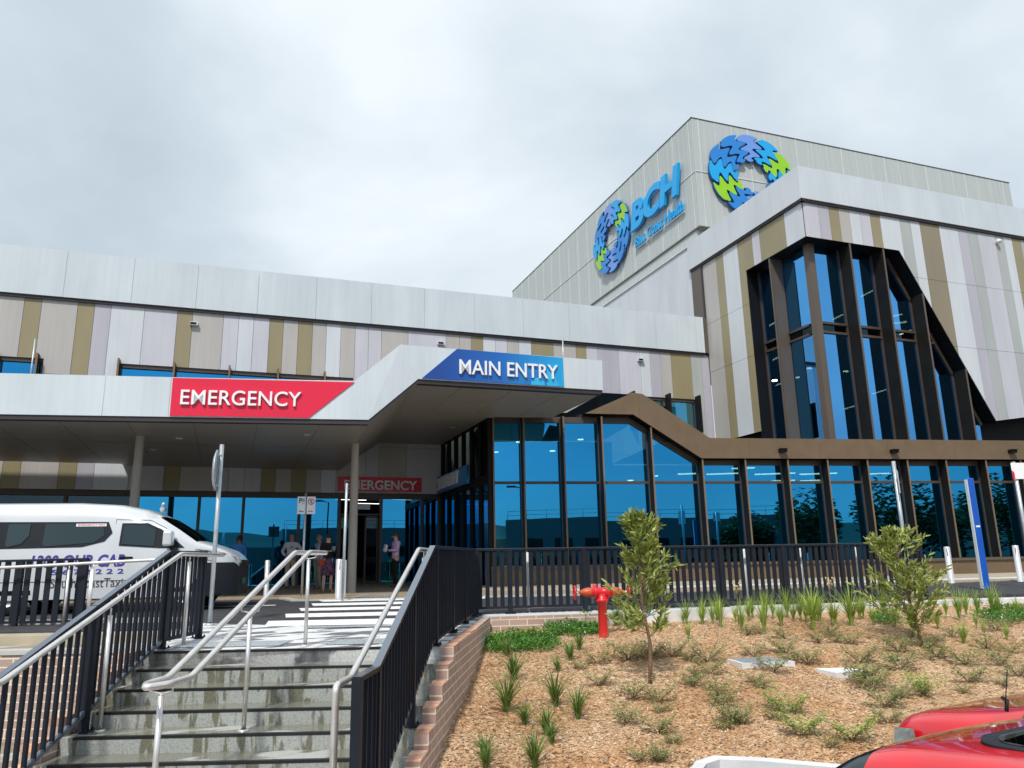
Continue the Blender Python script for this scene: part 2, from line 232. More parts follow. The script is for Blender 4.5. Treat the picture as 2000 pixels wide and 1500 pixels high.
# ---------------------------------------------------------------- mesh helpers
def worg(o):
    p = V(o.location)
    while o.parent: o = o.parent; p = p+V(o.location)
    return p
class MB:
    def __init__(s): s.v = []; s.f = []; s.mi = []; s.uv = {}; s.sm = []
    def face(s, pts, mi=0, uv=None, smooth=False):
        b = len(s.v); s.v += [tuple(p) for p in pts]; s.f.append(tuple(range(b, b+len(pts)))); s.mi.append(mi); s.sm.append(smooth)
        if uv: s.uv[len(s.f)-1] = uv
    def prism(s, pts, off, mi=0, side=None, uvs=None):
        n = len(pts); off = V(off); q = [V(p)+off for p in pts]; side = mi if side is None else side
        s.face(pts, mi, uvs); s.face(q[::-1], side)
        for i in range(n): s.face([pts[(i+1) % n], pts[i], q[i], q[(i+1) % n]], side)
    def box(s, c, ex, ey, ez, mi=0):      # centre and three half vectors
        c, ex, ey, ez = V(c), V(ex), V(ey), V(ez)
        P = [c+ex*i+ey*j+ez*k for i in (-1, 1) for j in (-1, 1) for k in (-1, 1)]
        b = len(s.v); s.v += [tuple(p) for p in P]
        for f in ((0, 1, 3, 2), (4, 6, 7, 5), (0, 4, 5, 1), (2, 3, 7, 6), (0, 2, 6, 4), (1, 5, 7, 3)): s.f.append(tuple(b+i for i in f)); s.mi.append(mi); s.sm.append(False)
    def beam(s, a, b, w, h, up=(0, 0, 1), mi=0):
        a, b = V(a), V(b); d = b-a; u = V(up); x = d.cross(u).normalized(); y = x.cross(d).normalized()
        s.box((a+b)/2, d/2, x*w/2, y*h/2, mi)
    def tube(s, pts, r, seg=10, mi=0, caps=True):
        pts = [V(p) for p in pts]; rs = r if isinstance(r, (list, tuple)) else [r]*len(pts); rings = []
        prev = None
        for i, p in enumerate(pts):
            d = (pts[min(i+1, len(pts)-1)]-pts[max(i-1, 0)]).normalized()
            if prev is None:
                x = d.orthogonal().normalized()
            else:
                x = (prev-d*prev.dot(d)).normalized()
            prev = x; y = d.cross(x); b = len(s.v)
            s.v += [tuple(p+(x*math.cos(2*math.pi*k/seg)+y*math.sin(2*math.pi*k/seg))*rs[i]) for k in range(seg)]; rings.append(b)
        for a, b in zip(rings, rings[1:]):
            for k in range(seg): s.f.append((a+k, a+(k+1) % seg, b+(k+1) % seg, b+k)); s.mi.append(mi); s.sm.append(True)
        if caps:
            s.f.append(tuple(rings[0]+k for k in range(seg))[::-1]); s.mi.append(mi); s.sm.append(False)
            s.f.append(tuple(rings[-1]+k for k in range(seg))); s.mi.append(mi); s.sm.append(False)
    def lathe(s, base, prof, seg=20, axis=(0, 0, 1), mi=0):
        ax = V(axis).normalized(); x = ax.orthogonal().normalized(); y = ax.cross(x); base = V(base); rings = []
        for r, h in prof:
            b = len(s.v); s.v += [tuple(base+ax*h+(x*math.cos(2*math.pi*k/seg)+y*math.sin(2*math.pi*k/seg))*max(r, 1e-4)) for k in range(seg)]; rings.append(b)
        for a, b in zip(rings, rings[1:]):
            for k in range(seg): s.f.append((a+k, a+(k+1) % seg, b+(k+1) % seg, b+k)); s.mi.append(mi); s.sm.append(True)
    def grid(s, rows, mi=0, smooth=True, close=False):
        b = len(s.v); n = len(rows[0])
        for r in rows: s.v += [tuple(p) for p in r]
        for i in range(len(rows)-1):
            for k in range(n if close else n-1):
                s.f.append((b+i*n+k, b+i*n+(k+1) % n, b+(i+1)*n+(k+1) % n, b+(i+1)*n+k)); s.mi.append(mi); s.sm.append(smooth)
    def build(s, name, mats, parent=None, loc=None, bevel=0.0, solid=0.0, merge=False):
        me = bpy.data.meshes.new(name); o = bpy.data.objects.new(name, me); COL.objects.link(o)
        org = V(loc) if loc is not None else None
        if parent is not None: org = worg(parent)
        if org is None: org = V(s.v[0]) if s.v else V((0, 0, 0))
        me.from_pydata([tuple(V(p)-org) for p in s.v], [], s.f)
        if not isinstance(mats, (list, tuple)): mats = [mats]
        for q in mats: me.materials.append(M[q] if isinstance(q, str) else q)
        me.polygons.foreach_set('material_index', s.mi); me.polygons.foreach_set('use_smooth', s.sm)
        if s.uv:
            uvl = me.uv_layers.new(name='UVMap')
            for fi, uv in s.uv.items():
                for li, c in zip(me.polygons[fi].loop_indices, uv): uvl.data[li].uv = c
        bm = bmesh.new(); bm.from_mesh(me)
        if merge: bmesh.ops.remove_doubles(bm, verts=bm.verts, dist=1e-4)
        bmesh.ops.recalc_face_normals(bm, faces=bm.faces); bm.to_mesh(me); bm.free()
        if bevel:
            mm = o.modifiers.new('bevel', 'BEVEL'); mm.width = bevel; mm.segments = 2; mm.limit_method = 'ANGLE'
        if parent is not None: o.parent = parent
        else: o.location = org
        return o
def tag(o, label=None, cat=None, group=None, kind=None):
    if label: o['label'] = label
    if cat: o['category'] = cat
    if group: o['group'] = group
    if kind: o['kind'] = kind
    return o
def empty(name, loc, label, cat, group=None, kind=None):
    o = bpy.data.objects.new(name, None); COL.objects.link(o); o.location = loc; o.empty_display_size = 0.3
    return tag(o, label, cat, group, kind)
def struct(mb, name, mats, **k):
    return tag(mb.build(name, mats, **k), kind='structure')
def copy_tree(o, loc=None, parent=None):
    c = o.copy(); COL.objects.link(c)
    if parent is not None: c.parent = parent
    if loc is not None: c.location = loc
    for ch in list(o.children): copy_tree(ch, None, c)
    return c
def text(s, name, width, frame, mat_, parent, depth=0.06, off=0.0, shear=0.0, height=None, spacing=1.0):
    """lettering as real extruded mesh; frame(x, z, d) maps letter coordinates to the wall"""
    cu = bpy.data.curves.new('t', 'FONT'); cu.body = s; cu.size = 1; cu.extrude = 0.5; cu.offset = off; cu.shear = shear; cu.resolution_u = 5; cu.space_character = spacing
    o = bpy.data.objects.new('t', cu); COL.objects.link(o); bpy.context.view_layer.update()
    me = bpy.data.meshes.new_from_object(o); bpy.data.objects.remove(o)
    xs = [v.co.x for v in me.vertices]; ys = [v.co.y for v in me.vertices]; x0, x1, y0, y1 = min(xs), max(xs), min(ys), max(ys)
    k = width/(x1-x0); kh = height/(y1-y0) if height else k
    mb = MB(); mb.v = [tuple(frame((v.co.x-x0)*k, (v.co.y-y0)*kh, (v.co.z+0.5)*depth)) for v in me.vertices]
    for p in me.polygons: mb.f.append(tuple(p.vertices)); mb.mi.append(0); mb.sm.append(False)
    bpy.data.meshes.remove(me)
    return mb.build(name, mat_, parent)
def clip(poly, f):
    out = []
    for i, p in enumerate(poly):
        q = poly[(i+1) % len(poly)]; a, b = f(p), f(q)
        if a >= 0: out.append(p)
        if (a > 0 and b < 0) or (a < 0 and b > 0):
            t = a/(a-b); out.append((p[0]+(q[0]-p[0])*t, p[1]+(q[1]-p[1])*t))
    return out
def stripes(mb, poly, bounds, cols, pt, th=0.03, gap=0.006, hj=()):
    """vertical cladding panels filling a wall polygon; hj are the heights of horizontal joints"""
    zs = [-1e3]+list(hj)+[1e3]
    for a, b, c in zip(bounds, bounds[1:], cols):
        for z0, z1 in zip(zs, zs[1:]):
            p = clip(clip(poly, lambda q: q[0]-a-gap), lambda q: b-gap-q[0])
            if p: p = clip(p, lambda q: q[1]-z0-gap)
            if p: p = clip(p, lambda q: z1-gap-q[1])
            if len(p) >= 3: mb.prism([pt(x, z, th) for x, z in p], pt(p[0][0], p[0][1], 0)-pt(p[0][0], p[0][1], th), c)
# ================================================================ GROUND AND SETTING
def plate(zf, pts, th=0.0): return [V((p.x, p.y, zf(p.x, p.y)+th)) for p in pts]
ROADN = 11.75
g = MB()
g.face([V((-900, -900, -1.3)), V((900, -900, -1.3)), V((900, 900, -1.3)), V((-900, 900, -1.3))])
struct(g, 'ground', 'asphalt', loc=(0, 0, -1.3))
# upper plateau: asphalt road sheet, tilted with the site
g = MB()
def pl(s, n, h=0.0):
    p = sn(s, n); return V((p.x, p.y, gz(p.x, p.y)+h))
g.prism([pl(-60, 13.4, -.004), pl(-4.9, 12.0, -.004), pl(-2.7, 11.2, -.004), pl(-.75, 11.2, -.004), pl(-.35, 13.8, -.004), pl(9, 15.9, -.004), pl(60, 20, -.004), pl(60, 80, -.004), pl(-60, 80, -.004)], (0, 0, -3), 0)
struct(g, 'road', 'asphalt')
# landing slab at the head of the stairs
g = MB()
NK = 9.15; TR = 0.385; RI = 0.146; SL, SR_ = -4.06, -0.74
g.prism([sn(-4.22, NK, 0), sn(-.71, NK, 0), sn(-.38, 13.1, .05), sn(-.3, 13.75, .055), sn(-1.2, 12.4, .05), sn(-2.7, 11.8, .05), sn(-4.9, 12.95, .06), sn(-4.9, 11.4, .03), sn(-4.22, 10.6, .02)], (0, 0, -1.1), 0)
struct(g, 'landing', 'landing', bevel=0.01)
# zebra stripes
for i, (a, b) in enumerate(((12.06, 13.0), (13.72, 14.5), (15.25, 15.95), (16.7, 17.45), (18.1, 18.6))):
    g = MB(); sl = -3.60-(a-12.06)*.085; g.prism([pl(sl, a, .006), pl(-.85+.1*i, a, .006), pl(-.85+.1*i, b, .006), pl(sl-.22, b, .006)], (0, 0, -.006), 0)
    tag(g.build('crosswalk_stripe', 'marking'), kind='structure')
g = MB(); g.prism([pl(-14, 17.2, .005), pl(-4.9, 17.1, .005), pl(-4.9, 17.2, .005), pl(-14, 17.3, .005)], (0, 0, -.005)); tag(g.build('road_line', 'marking'), kind='structure')
# footpath in front of the doors
g = MB(); g.prism([pl(-40, 19.6, .02), pl(-5.2, 19.6, .02), pl(-4.75, 18.75, .02), pl(3.2, 18.75, .02), pl(30, 25.5, .02), pl(30, 60, .02), pl(-40, 60, .02)], (0, 0, -.3)); struct(g, 'footpath', 'paving')
g = MB(); g.prism([pl(-5.35, 19.75, .03), pl(-4.85, 18.8, .03), pl(-4.7, 18.68, .03), pl(3.2, 18.68, .03), pl(3.2, 18.52, .03), pl(-4.95, 18.52, .03), pl(-5.55, 19.6, .03)], (0, 0, -.1)); struct(g, 'crossing_kerb', 'concrete')
# right-hand paving strip and kerbs along the lobby
C1 = Plane((7.53, 22.3), (math.cos(R(10.5)), -math.sin(R(10.5))))
def cl(t, d, h):
    p = C1.pt(t, 0, d); return V((p.x, p.y, gz(p.x, p.y)+h))
g = MB(); g.prism([cl(1.5, 3.05, .03), cl(40, 3.05, .03), cl(40, -1, .035), cl(-.6, -1, .035), cl(-.6, 2.2, .03)], (0, 0, -.15)); struct(g, 'lobby_footpath', 'beige_concrete')
g = MB(); g.prism([cl(1.5, 3.36, .045), cl(40, 3.36, .045), cl(40, 3.06, .045), cl(1.5, 3.06, .045)], (0, 0, -.2)); struct(g, 'kerb', 'pale_concrete', bevel=0.02)
# near kerb of the right-hand road, behind the planting
def ksn(s, n, z): return sn(s, n, z)
g = MB(); g.prism([ksn(-.37, 13.1, .06), ksn(-.25, 13.22, .06), ksn(1.6, 13.56, .06), ksn(8.8, 15.05, .06), ksn(30, 17.9, .1), ksn(30, 18.3, .1), ksn(8.8, 15.55, .065), ksn(-.4, 13.95, .06)], (0, 0, -.5)); struct(g, 'kerb_slab', 'pale_concrete', bevel=0.015)
# mulch bank
KP = [(-.9, 5.6), (1.25, 6.3), (1.6, 7.38), (1.75, 7.72), (1.97, 7.92), (2.4, 7.80), (3.04, 7.48), (9, 4.6), (40, -10)]
def kerbn(s):
    for (a, fa), (b, fb) in zip(KP, KP[1:]):
        if s <= b: return fa+(fb-fa)*(s-a)/(b-a)
    return 0
g = MB(); rows = []
for i in range(91):
    n = 5.4+i*0.1055
    row = []
    for j in range(150):
        u = j/149; lo = -.62+.083*(n-9); s = lo+(u**1.15)*26
        nn_ = n+max(0, (s-1.2))*.12*max(0, (n-12.0)/2.7)
        z = -0.145*(14.4-n)+noise.noise(V((s*.9, n*.9, 0)))*.05+noise.noise(V((s*5, n*5, 3)))*.012
        if n < kerbn(s)+.02: z = -1.35
        row.append(sn(s, nn_, z))
    rows.append(row)
g.grid(rows); struct(g, 'mulch_bed', 'mulch', loc=(0, 0, 0))
# loose bark chips on top of the bank
g = MB(); rng = random.Random(3)
for i in range(26000):
    n = 6.6+7.4*rng.random()**1.1; s = -.55+.083*(n-9)+rng.random()**1.2*11
    p = sn(s, n, -0.145*(14.4-n)+noise.noise(V((s*.9, n*.9, 0)))*.05+.006+noise.noise(V((s*5, n*5, 3)))*.012)
    if n > 13.6 or n < kerbn(s)+.05: continue
    a = rng.random()*6.28; l = rng.uniform(.012, .034); w = rng.uniform(.005, .011); t = rng.uniform(-.4, .4)
    ex = V((math.cos(a), math.sin(a), t))*l; ey = V((-math.sin(a), math.cos(a), rng.uniform(-.5, .5)))*w
    g.face([p-ex-ey, p+ex-ey*.6, p+ex*.8+ey, p-ex+ey*.7])
tag(g.build('bark_chips', 'chip'), kind='stuff')
# lower kerb and car park edge
g = MB(); kp = KP[:-1]
for (s0, n0), (s1, n1) in zip(kp, kp[1:]):
    d = V((s1-s0, n1-n0)).normalized()*.10
    g.prism([sn(s0, n0, -.925), sn(s1, n1, -.925), sn(s1+d.y, n1-d.x, -.935), sn(s0+d.y, n0-d.x, -.935)], (0, 0, -.4))
struct(g, 'car_park_kerb', 'pale_concrete')
g = MB(); g.prism([sn(-.9, 5.5, -1.03), sn(1.2, 6.3, -1.03), sn(1.6, 7.3, -1.03), sn(1.97, 7.9, -1.03), sn(3.04, 7.4, -1.04), sn(9, 4.5, -1.12), sn(20, -1, -1.2), sn(20, -12, -1.2), sn(-.9, -12, -1.2)], (0, 0, -.1)); struct(g, 'car_park', 'asphalt')
g = MB(); g.prism([sn(-30, 10.5, -1.022), sn(-.9, 10.5, -1.022), sn(-.9, -12, -1.03), sn(-30, -12, -1.03)], (0, 0, -.2)); struct(g, 'lower_path', 'wet_ground')
# distant rise behind the camera (mirrored in the glass)
g = MB(); rows = []
for i in range(41):
    a = R(110+i*160/40); r1, r2 = 150, 260
    h = 15+3*noise.noise(V((i*.3, 0, 0)))+3*math.sin(i*.35)
    rows.append([V((math.sin(a)*r1, math.cos(a)*r1, -2)), V((math.sin(a)*r2, math.cos(a)*r2, h)), V((math.sin(a)*400, math.cos(a)*400, h-4))])
g.grid(rows); mk('hill', (0.03, 0.045, 0.025), rough=0.9, var=0.3, vscale=.05); struct(g, 'hill', 'hill')

# ================================================================ HOSPITAL BUILDING
HB = empty('hospital_building', (19.5, 28, 0), 'large hospital with striped metal cladding, glazed corner bay, glazed lobby and grey rooftop plant box', 'building')
PAN = ['white_panel', 'pale_lilac', 'lilac_panel', 'beige_panel', 'grey_panel', 'gold_panel', 'bronze_panel']
CI = dict(W=0, P=1, L=2, B=3, G=4, O=5, Z=6)
YW = 28.1
WP = Plane((0, YW), (1, 0))
bp = [49,83,153,186,218,283,347,377,437,467,496,527,554,583,611,638,666,694,720,745,797,871,897,920,943,967,990,1013,1037,1080,1124,1144,1166,1207,1249,1268,1288,1309,1348,1368]
bx = [WP.px(x, 580+.087*x)[0] for x in bp]
cols = 'OBOLWPOBPWPOBOBWBPPBPBBOWPBWOBOPLPWLBOGL'
bx = [-16, -14.9, -14.4, -12.9, -12.4, -10.9, -10.4, -9.4, -8.9]+bx+[19.66]; cols = 'WOBOWOPO'+'B'+cols
cols = [CI[c] for c in cols]
m = MB()
WIN = [(-10.2, -6.05), (-3.8, 4.01), (15.5, 18.82)]; WZ0, WZ1 = 6.25, 7.75
stripes(m, [(-16, 3.5), (19.66, 3.5), (19.66, WZ0), (-16, WZ0)], bx, cols, WP.pt, hj=(5.2,))
e0 = -16
for a, b in WIN+[(19.66, 0)]:
    stripes(m, [(e0, WZ0), (a, WZ0), (a, WZ1), (e0, WZ1)], bx, cols, WP.pt, hj=(7.25,) if e0 < -5 else ()); e0 = b
stripes(m, [(-16, WZ1), (19.66, WZ1), (19.66, 9.8), (-16, 9.8)], bx, cols, WP.pt)
m.build('striped_cladding', PAN, HB)
m = MB()      # backing behind the panel joints
for a, b in ((3.5, WZ0), (WZ1, 11.4)): m.prism([WP.pt(-16, a, -.002), WP.pt(19.66, a, -.002), WP.pt(19.66, b, -.002), WP.pt(-16, b, -.002)], (0, .25, 0))
e0 = -16
for a, b in WIN+[(19.66, 0)]: m.prism([WP.pt(e0, WZ0, -.003), WP.pt(a, WZ0, -.003), WP.pt(a, WZ1, -.003), WP.pt(e0, WZ1, -.003)], (0, .25, 0)); e0 = b
m.build('wall', 'seam_dark', HB)
def parapet(pl_, t0, t1, z0, z1, step, name, off=0.16, th=0.18, colr='fascia_panel'):
    m = MB(); t = t0
    while t < t1-.05:
        u = min(t+step, t1); m.prism([pl_.pt(t+.004, z0, off), pl_.pt(u-.004, z0, off), pl_.pt(u-.004, z1, off), pl_.pt(t+.004, z1, off)], pl_.out*-th); t = u
    m.build(name, colr, HB)
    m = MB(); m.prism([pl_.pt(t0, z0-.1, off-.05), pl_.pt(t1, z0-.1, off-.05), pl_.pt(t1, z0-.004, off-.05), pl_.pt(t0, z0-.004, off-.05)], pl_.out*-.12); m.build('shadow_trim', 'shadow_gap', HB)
parapet(WP, -16, 19.42, 9.88, 11.53, 2.06, 'parapet')
m = MB(); m.prism([WP.pt(19.43, 9.88, .15), WP.pt(19.62, 9.88, .15), WP.pt(19.62, 11.5, .15), WP.pt(19.43, 11.5, .15)], (0, .1, 0)); m.build('corner_trim', 'fin_bronze', HB)
m = MB(); m.prism([V((-16, 28.3, 11.3)), V((19.6, 28.3, 11.3)), V((19.6, 60, 11.3)), V((-16, 60, 11.3))], (0, 0, -.3)); m.build('roof', 'seam_dark', HB)

prng = random.Random(5)
def tilt(): return prng.uniform(-.006, .006)
def window(pl_, t0, t1, z0, z1, divs, fins=(), glass='glass_blue', rec=.18, finmat='fin_edge', find=.28, finz=.12):
    fr = MB()
    fr.prism([pl_.pt(t0, z1-.13, -.02), pl_.pt(t1, z1-.13, -.02), pl_.pt(t1, z1, -.02), pl_.pt(t0, z1, -.02)], pl_.out*-.2)
    fr.prism([pl_.pt(t0, z0, -.02), pl_.pt(t1, z0, -.02), pl_.pt(t1, z0+.08, -.02), pl_.pt(t0, z0+.08, -.02)], pl_.out*-.2)
    for t in list(divs)+[t0+.03, t1-.03]: fr.box(pl_.pt(t, (z0+z1)/2, -.1), pl_.e*.03, pl_.out*.08, V((0, 0, (z1-z0)/2-.1)))
    o = fr.build('window', 'mullion', HB)
    g_ = MB(); ts = [t0]+list(divs)+[t1]
    for a, b in zip(ts, ts[1:]): g_.face([pl_.pt(a+.03, z0+.08, -rec), pl_.pt(b-.03, z0+.08, -rec), pl_.pt(b-.03, z1-.13, -rec), pl_.pt(a+.03, z1-.13, -rec)])
    g_.build('pane', glass, o)
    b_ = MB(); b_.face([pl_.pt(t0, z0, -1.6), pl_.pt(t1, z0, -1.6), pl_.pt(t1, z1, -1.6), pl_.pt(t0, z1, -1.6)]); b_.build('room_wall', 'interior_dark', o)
    for t in fins:
        f = MB(); f.box(pl_.pt(t, (z0+z1+finz)/2, find/2), pl_.e*.025, pl_.out*(find/2), V((0, 0, (z1-z0+finz)/2)), 0)
        f.box(pl_.pt(t, (z0+z1+finz)/2, find+.011), pl_.e*.03, pl_.out*.01, V((0, 0, (z1-z0+finz)/2)), 1); f.build('sun_fin', ['fin_dark', finmat], o)
wx = lambda x, y: WP.px(x, y)[0]
window(WP, -10.2, -6.05, WZ0, WZ1, [-8.7, -7.3], fins=[-8.75, -7.35, -6.2], rec=.12)
window(WP, -3.8, 4.01, WZ0, WZ1, [-2.06, -.3, 1.33, 3.0], fins=[-3.82, -2.1, -.32, 1.31, 2.95], rec=.12)
window(WP, 15.5, 18.82, WZ0, WZ1, [17.2], fins=[15.6, 17.32, 18.8], rec=.12, finmat='fin_dark', find=.4)
for x, y in ((379, 634), (860, 672), (1249, 704)):
    t, z = WP.px(x, y); f = MB(); f.box(WP.pt(t, z, .1), WP.e*.13, WP.out*.07, V((0, 0, .06)), 0); f.box(WP.pt(t-.02, z, .175), WP.e*.1, WP.out*.006, V((0, 0, .035)), 1); f.build('wall_light', ['seam_light', 'black'], HB)

# ground floor glazing under the canopy
GF = Plane((0, YW+.22), (1, 0)); gm = [-16, -13, -10, -7.5, -5, -2.9, wx(384, 1050), wx(472, 1050), wx(583, 1050), wx(662, 1050), wx(690, 1050), wx(745, 1050), wx(826, 1050), 7.36]
fr = MB()
for t in gm: fr.box(GF.pt(t, 1.9, 0), GF.e*.05, GF.out*.09, V((0, 0, 1.62)))
fr.prism([GF.pt(-16, 3.32, .12), GF.pt(7.4, 3.32, .12), GF.pt(7.4, 3.52, .12), GF.pt(-16, 3.52, .12)], (0, .3, 0))
fr.prism([GF.pt(-16, .2, .05), GF.pt(gm[9], .2, .05), GF.pt(gm[9], .34, .05), GF.pt(-16, .34, .05)], (0, .1, 0))
fr.box(GF.pt((gm[9]+gm[11])/2, 2.75, 0), GF.e*((gm[11]-gm[9])/2), GF.out*.05, V((0, 0, .03)))
gfw = fr.build('entrance_glazing', 'mullion', HB)
for a, b in zip(gm, gm[1:]):
    if abs(a-gm[10]) < .01 or abs(a-gm[9]) < .01: continue
    p_ = MB(); p_.face([GF.pt(a+.05, .3, 0), GF.pt(b-.05, .3, 0), GF.pt(b-.05, 3.32, 0), GF.pt(a+.05, 3.32, 0)]); p_.build('pane', 'glass_blue' if a > -3 else 'glass_dark', gfw)
for a, b in ((gm[9]+.05, gm[9]+.5), (gm[11]-.55, gm[11]-.05)):      # parked leaves of the open sliding door
    d = MB(); d.box(GF.pt(a+.03, 1.5, -.16), GF.e*.03, GF.out*.03, V((0, 0, 1.2))); d.box(GF.pt(b-.03, 1.5, -.16), GF.e*.03, GF.out*.03, V((0, 0, 1.2))); d.box(GF.pt((a+b)/2, 2.68, -.16), GF.e*((b-a)/2), GF.out*.03, V((0, 0, .04)))
    o = d.build('sliding_door', 'mullion', HB); q = MB(); q.face([GF.pt(a+.06, .32, -.16), GF.pt(b-.06, .32, -.16), GF.pt(b-.06, 2.64, -.16), GF.pt(a+.06, 2.64, -.16)]); q.build('pane', 'glass_dark', o)
m = MB()
m.face([V((-16, 28.5, .29)), V((20, 28.5, .29)), V((20, 38, .29)), V((-16, 38, .29))]); m.build('entrance_floor', 'interior_floor', HB)
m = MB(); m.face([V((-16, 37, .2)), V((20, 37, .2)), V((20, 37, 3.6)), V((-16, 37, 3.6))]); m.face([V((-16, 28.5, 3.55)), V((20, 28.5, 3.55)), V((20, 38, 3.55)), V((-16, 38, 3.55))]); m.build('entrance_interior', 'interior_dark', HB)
for x, y, l in ((4.3, 29.8, 1.2), (5.2, 31.5, 1.2), (6.2, 29.5, .8)):
    m = MB(); m.box((x, y, 3.4), V((l/2, .1, 0)), (-.005, .012, 0), (0, 0, .008)); m.build('ceiling_light', 'lamp_dim', HB)
# blue-lit exit sign box over the door
m = MB(); m.box(V((gm[10]+.35, 28.6, 3.05)), (.3, 0, 0), (0, .04, 0), (0, 0, .1)); m.build('door_sensor', 'galv', HB)

# ---- lobby side wall (runs back from the lobby corner to the main wall)
ES = Plane((7.42, 28.1), (0, -1)); LZ = 5.45
fr = MB()
for t in (0.05, .95, 1.9, 2.85, 3.8, 4.75, 5.7): fr.box(ES.pt(t, 2.85, -.02), ES.e*.05, ES.out*.07, V((0, 0, 2.6)))
fr.prism([ES.pt(0, 3.35, .06), ES.pt(5.75, 3.35, .06), ES.pt(5.75, 3.6, .06), ES.pt(0, 3.6, .06)], ES.out*-.15)
fr.prism([ES.pt(0, LZ-.12, .06), ES.pt(5.75, LZ-.12, .06), ES.pt(5.75, LZ, .06), ES.pt(0, LZ, .06)], ES.out*-.15)
o = fr.build('side_glazing', 'fin_dark', HB)
ts = [0.05, .95, 1.9, 2.85, 3.8, 4.75, 5.7]
for a, b in zip(ts, ts[1:]):
    for z0, z1, gm_ in ((.3, 3.35, 'glass_blue'), (3.6, LZ-.12, 'glass_dark')):
        q = MB(); q.face([ES.pt(a+.05, z0, -.03), ES.pt(b-.05, z0, -.03), ES.pt(b-.05, z1, -.03), ES.pt(a+.05, z1, -.03)]); q.build('pane', gm_, o)

# ---- lobby curtain wall on the splayed front
ft = [0.0, .96, 2.24, 3.49, 5.12, 6.79, 8.26, 9.75, 11.17, 12.62, 14.1, 15.56, 17.09, 18.45]
while ft[-1] < 30: ft.append(ft[-1]+1.48)
tA = C1.px(1140, 808); tP = C1.px(1236, 810); tQ = C1.px(1369, 895.2); tR = C1.px(1385, 855.8); tS = C1.px(1254, 770); tT = C1.px(1231, 767)
BB, BT = 4.1, 4.76
bandpoly = [tA, tP, (tQ[0], BB), (31, BB), (31, BT), (tR[0], BT), tS, tT]
m = MB(); tsplit = [0, tT[0]+.25, 8.4, 10.9, 13.4, 15.9, 18.4, 20.9, 23.4, 25.9, 28.4, 31]
stripes(m, bandpoly, [tA[0]-.1]+tsplit[1:], [0]*11, lambda t, z, d: C1.pt(t, z, d+.02), th=.03, gap=.0025)
m.build('bronze_fascia', 'bronze_band', HB)
def under(t):
    if t <= tP[0]: return LZ if t < tA[0] else tP[1]
    if t < tQ[0]: return tP[1]+(BB-tP[1])*(t-tP[0])/(tQ[0]-tP[0])
    return BB
m = MB(); inner = [(tA[0], tA[1]), tP, (tQ[0], BB), (31, BB)]
for (a, za_), (b, zb_) in zip(inner, inner[1:]):
    m.face([C1.pt(a, za_, -.0), C1.pt(b, zb_, -.0), C1.pt(b, zb_, -.6), C1.pt(a, za_, -.6)])
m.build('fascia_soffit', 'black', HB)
m = MB(); m.prism([C1.pt(*p, -.005) for p in [tA, tP, (tQ[0], BB), (31, BB), (31, BT), (tR[0], BT), tS, tT]], C1.out*-.3); m.build('fascia_back', 'black', HB)
m = MB(); m.face([C1.pt(5.6, 4.70, -.3), C1.pt(31, 4.70, -.3), C1.pt(31, 4.70, -6), C1.pt(5.6, 4.70, -6)]); m.face([C1.pt(-.1, 5.6, -.3), C1.pt(5.2, 5.6, -.3), C1.pt(5.2, 5.6, -6), C1.pt(-.1, 5.6, -6)]); m.build('lobby_roof', 'black', HB)
fr = MB(); GD = -.42
for t in ft: fr.box(C1.pt(t-.02, (.8+under(t)-.05)/2, GD), C1.e*.03, C1.out*.06, V((0, 0, (under(t)-.85)/2)))
fr.prism([C1.pt(-.1, 3.33, GD+.05), C1.pt(31, 3.33, GD+.05), C1.pt(31, 3.41, GD+.05), C1.pt(-.1, 3.41, GD+.05)], C1.out*-.1)
for (a, za_), (b, zb_) in zip([(-.1, LZ), (tP[0], LZ), (tQ[0], BB), (31, BB)], [(tP[0], LZ), (tQ[0], BB), (31, BB)]):
    fr.prism([C1.pt(a, za_-.17, GD+.06), C1.pt(b, zb_-.17, GD+.06), C1.pt(b, zb_+.02, GD+.06), C1.pt(a, za_+.02, GD+.06)], C1.out*-.1)
cw = fr.build('lobby_glazing', 'mullion', HB)
for a, b in zip([-.1]+ft[1:], ft[1:]):
    q = MB(); k1, k2, k3 = tilt(), tilt(), tilt(); q.face([C1.pt(a+.03, .85, GD+k1), C1.pt(b-.05, .85, GD+k1+k2), C1.pt(b-.05, 3.33, GD+k1+k2+k3), C1.pt(a+.03, 3.33, GD+k1+k3)]); q.build('pane', 'glass_blue', cw)
    q = MB(); tps = [t for t in (tP[0], tQ[0]) if a+.05 < t < b-.05]
    q.face([C1.pt(a+.03, 3.41, GD), C1.pt(b-.05, 3.41, GD), C1.pt(b-.05, under(b)-.15, GD)]+[C1.pt(t, (LZ if t < tP[0]+.1 else BB)-.15, GD) for t in reversed(tps)]+[C1.pt(a+.03, min(under(a), LZ)-.15, GD)]); q.build('pane', 'glass_blue', cw)
for t in ft:
    zt = min(under(t), LZ)-.02; f = MB(); z0 = .84
    f.box(C1.pt(t, (z0+zt)/2, GD/2), C1.e*.022, C1.out*(-GD/2-.012), V((0, 0, (zt-z0)/2)), 0)
    f.box(C1.pt(t, (z0+zt)/2, -.005), C1.e*.024, C1.out*.012, V((0, 0, (zt-z0)/2)), 1); f.build('sun_fin', ['fin_dark', 'fin_edge'], HB)
m = MB(); m.prism([C1.pt(-.12, .74, .03), C1.pt(31, .74, .03), C1.pt(31, .83, .03), C1.pt(-.12, .83, .03)], C1.out*-.5); m.build('sill', 'fin_bronze', HB)
m = MB(); m.prism([C1.pt(-.1, .1, -.03), C1.pt(31, .1, -.03), C1.pt(31, .735, -.03), C1.pt(-.1, .735, -.03)], C1.out*-.3); m.build('plinth', 'bronze_band', HB)
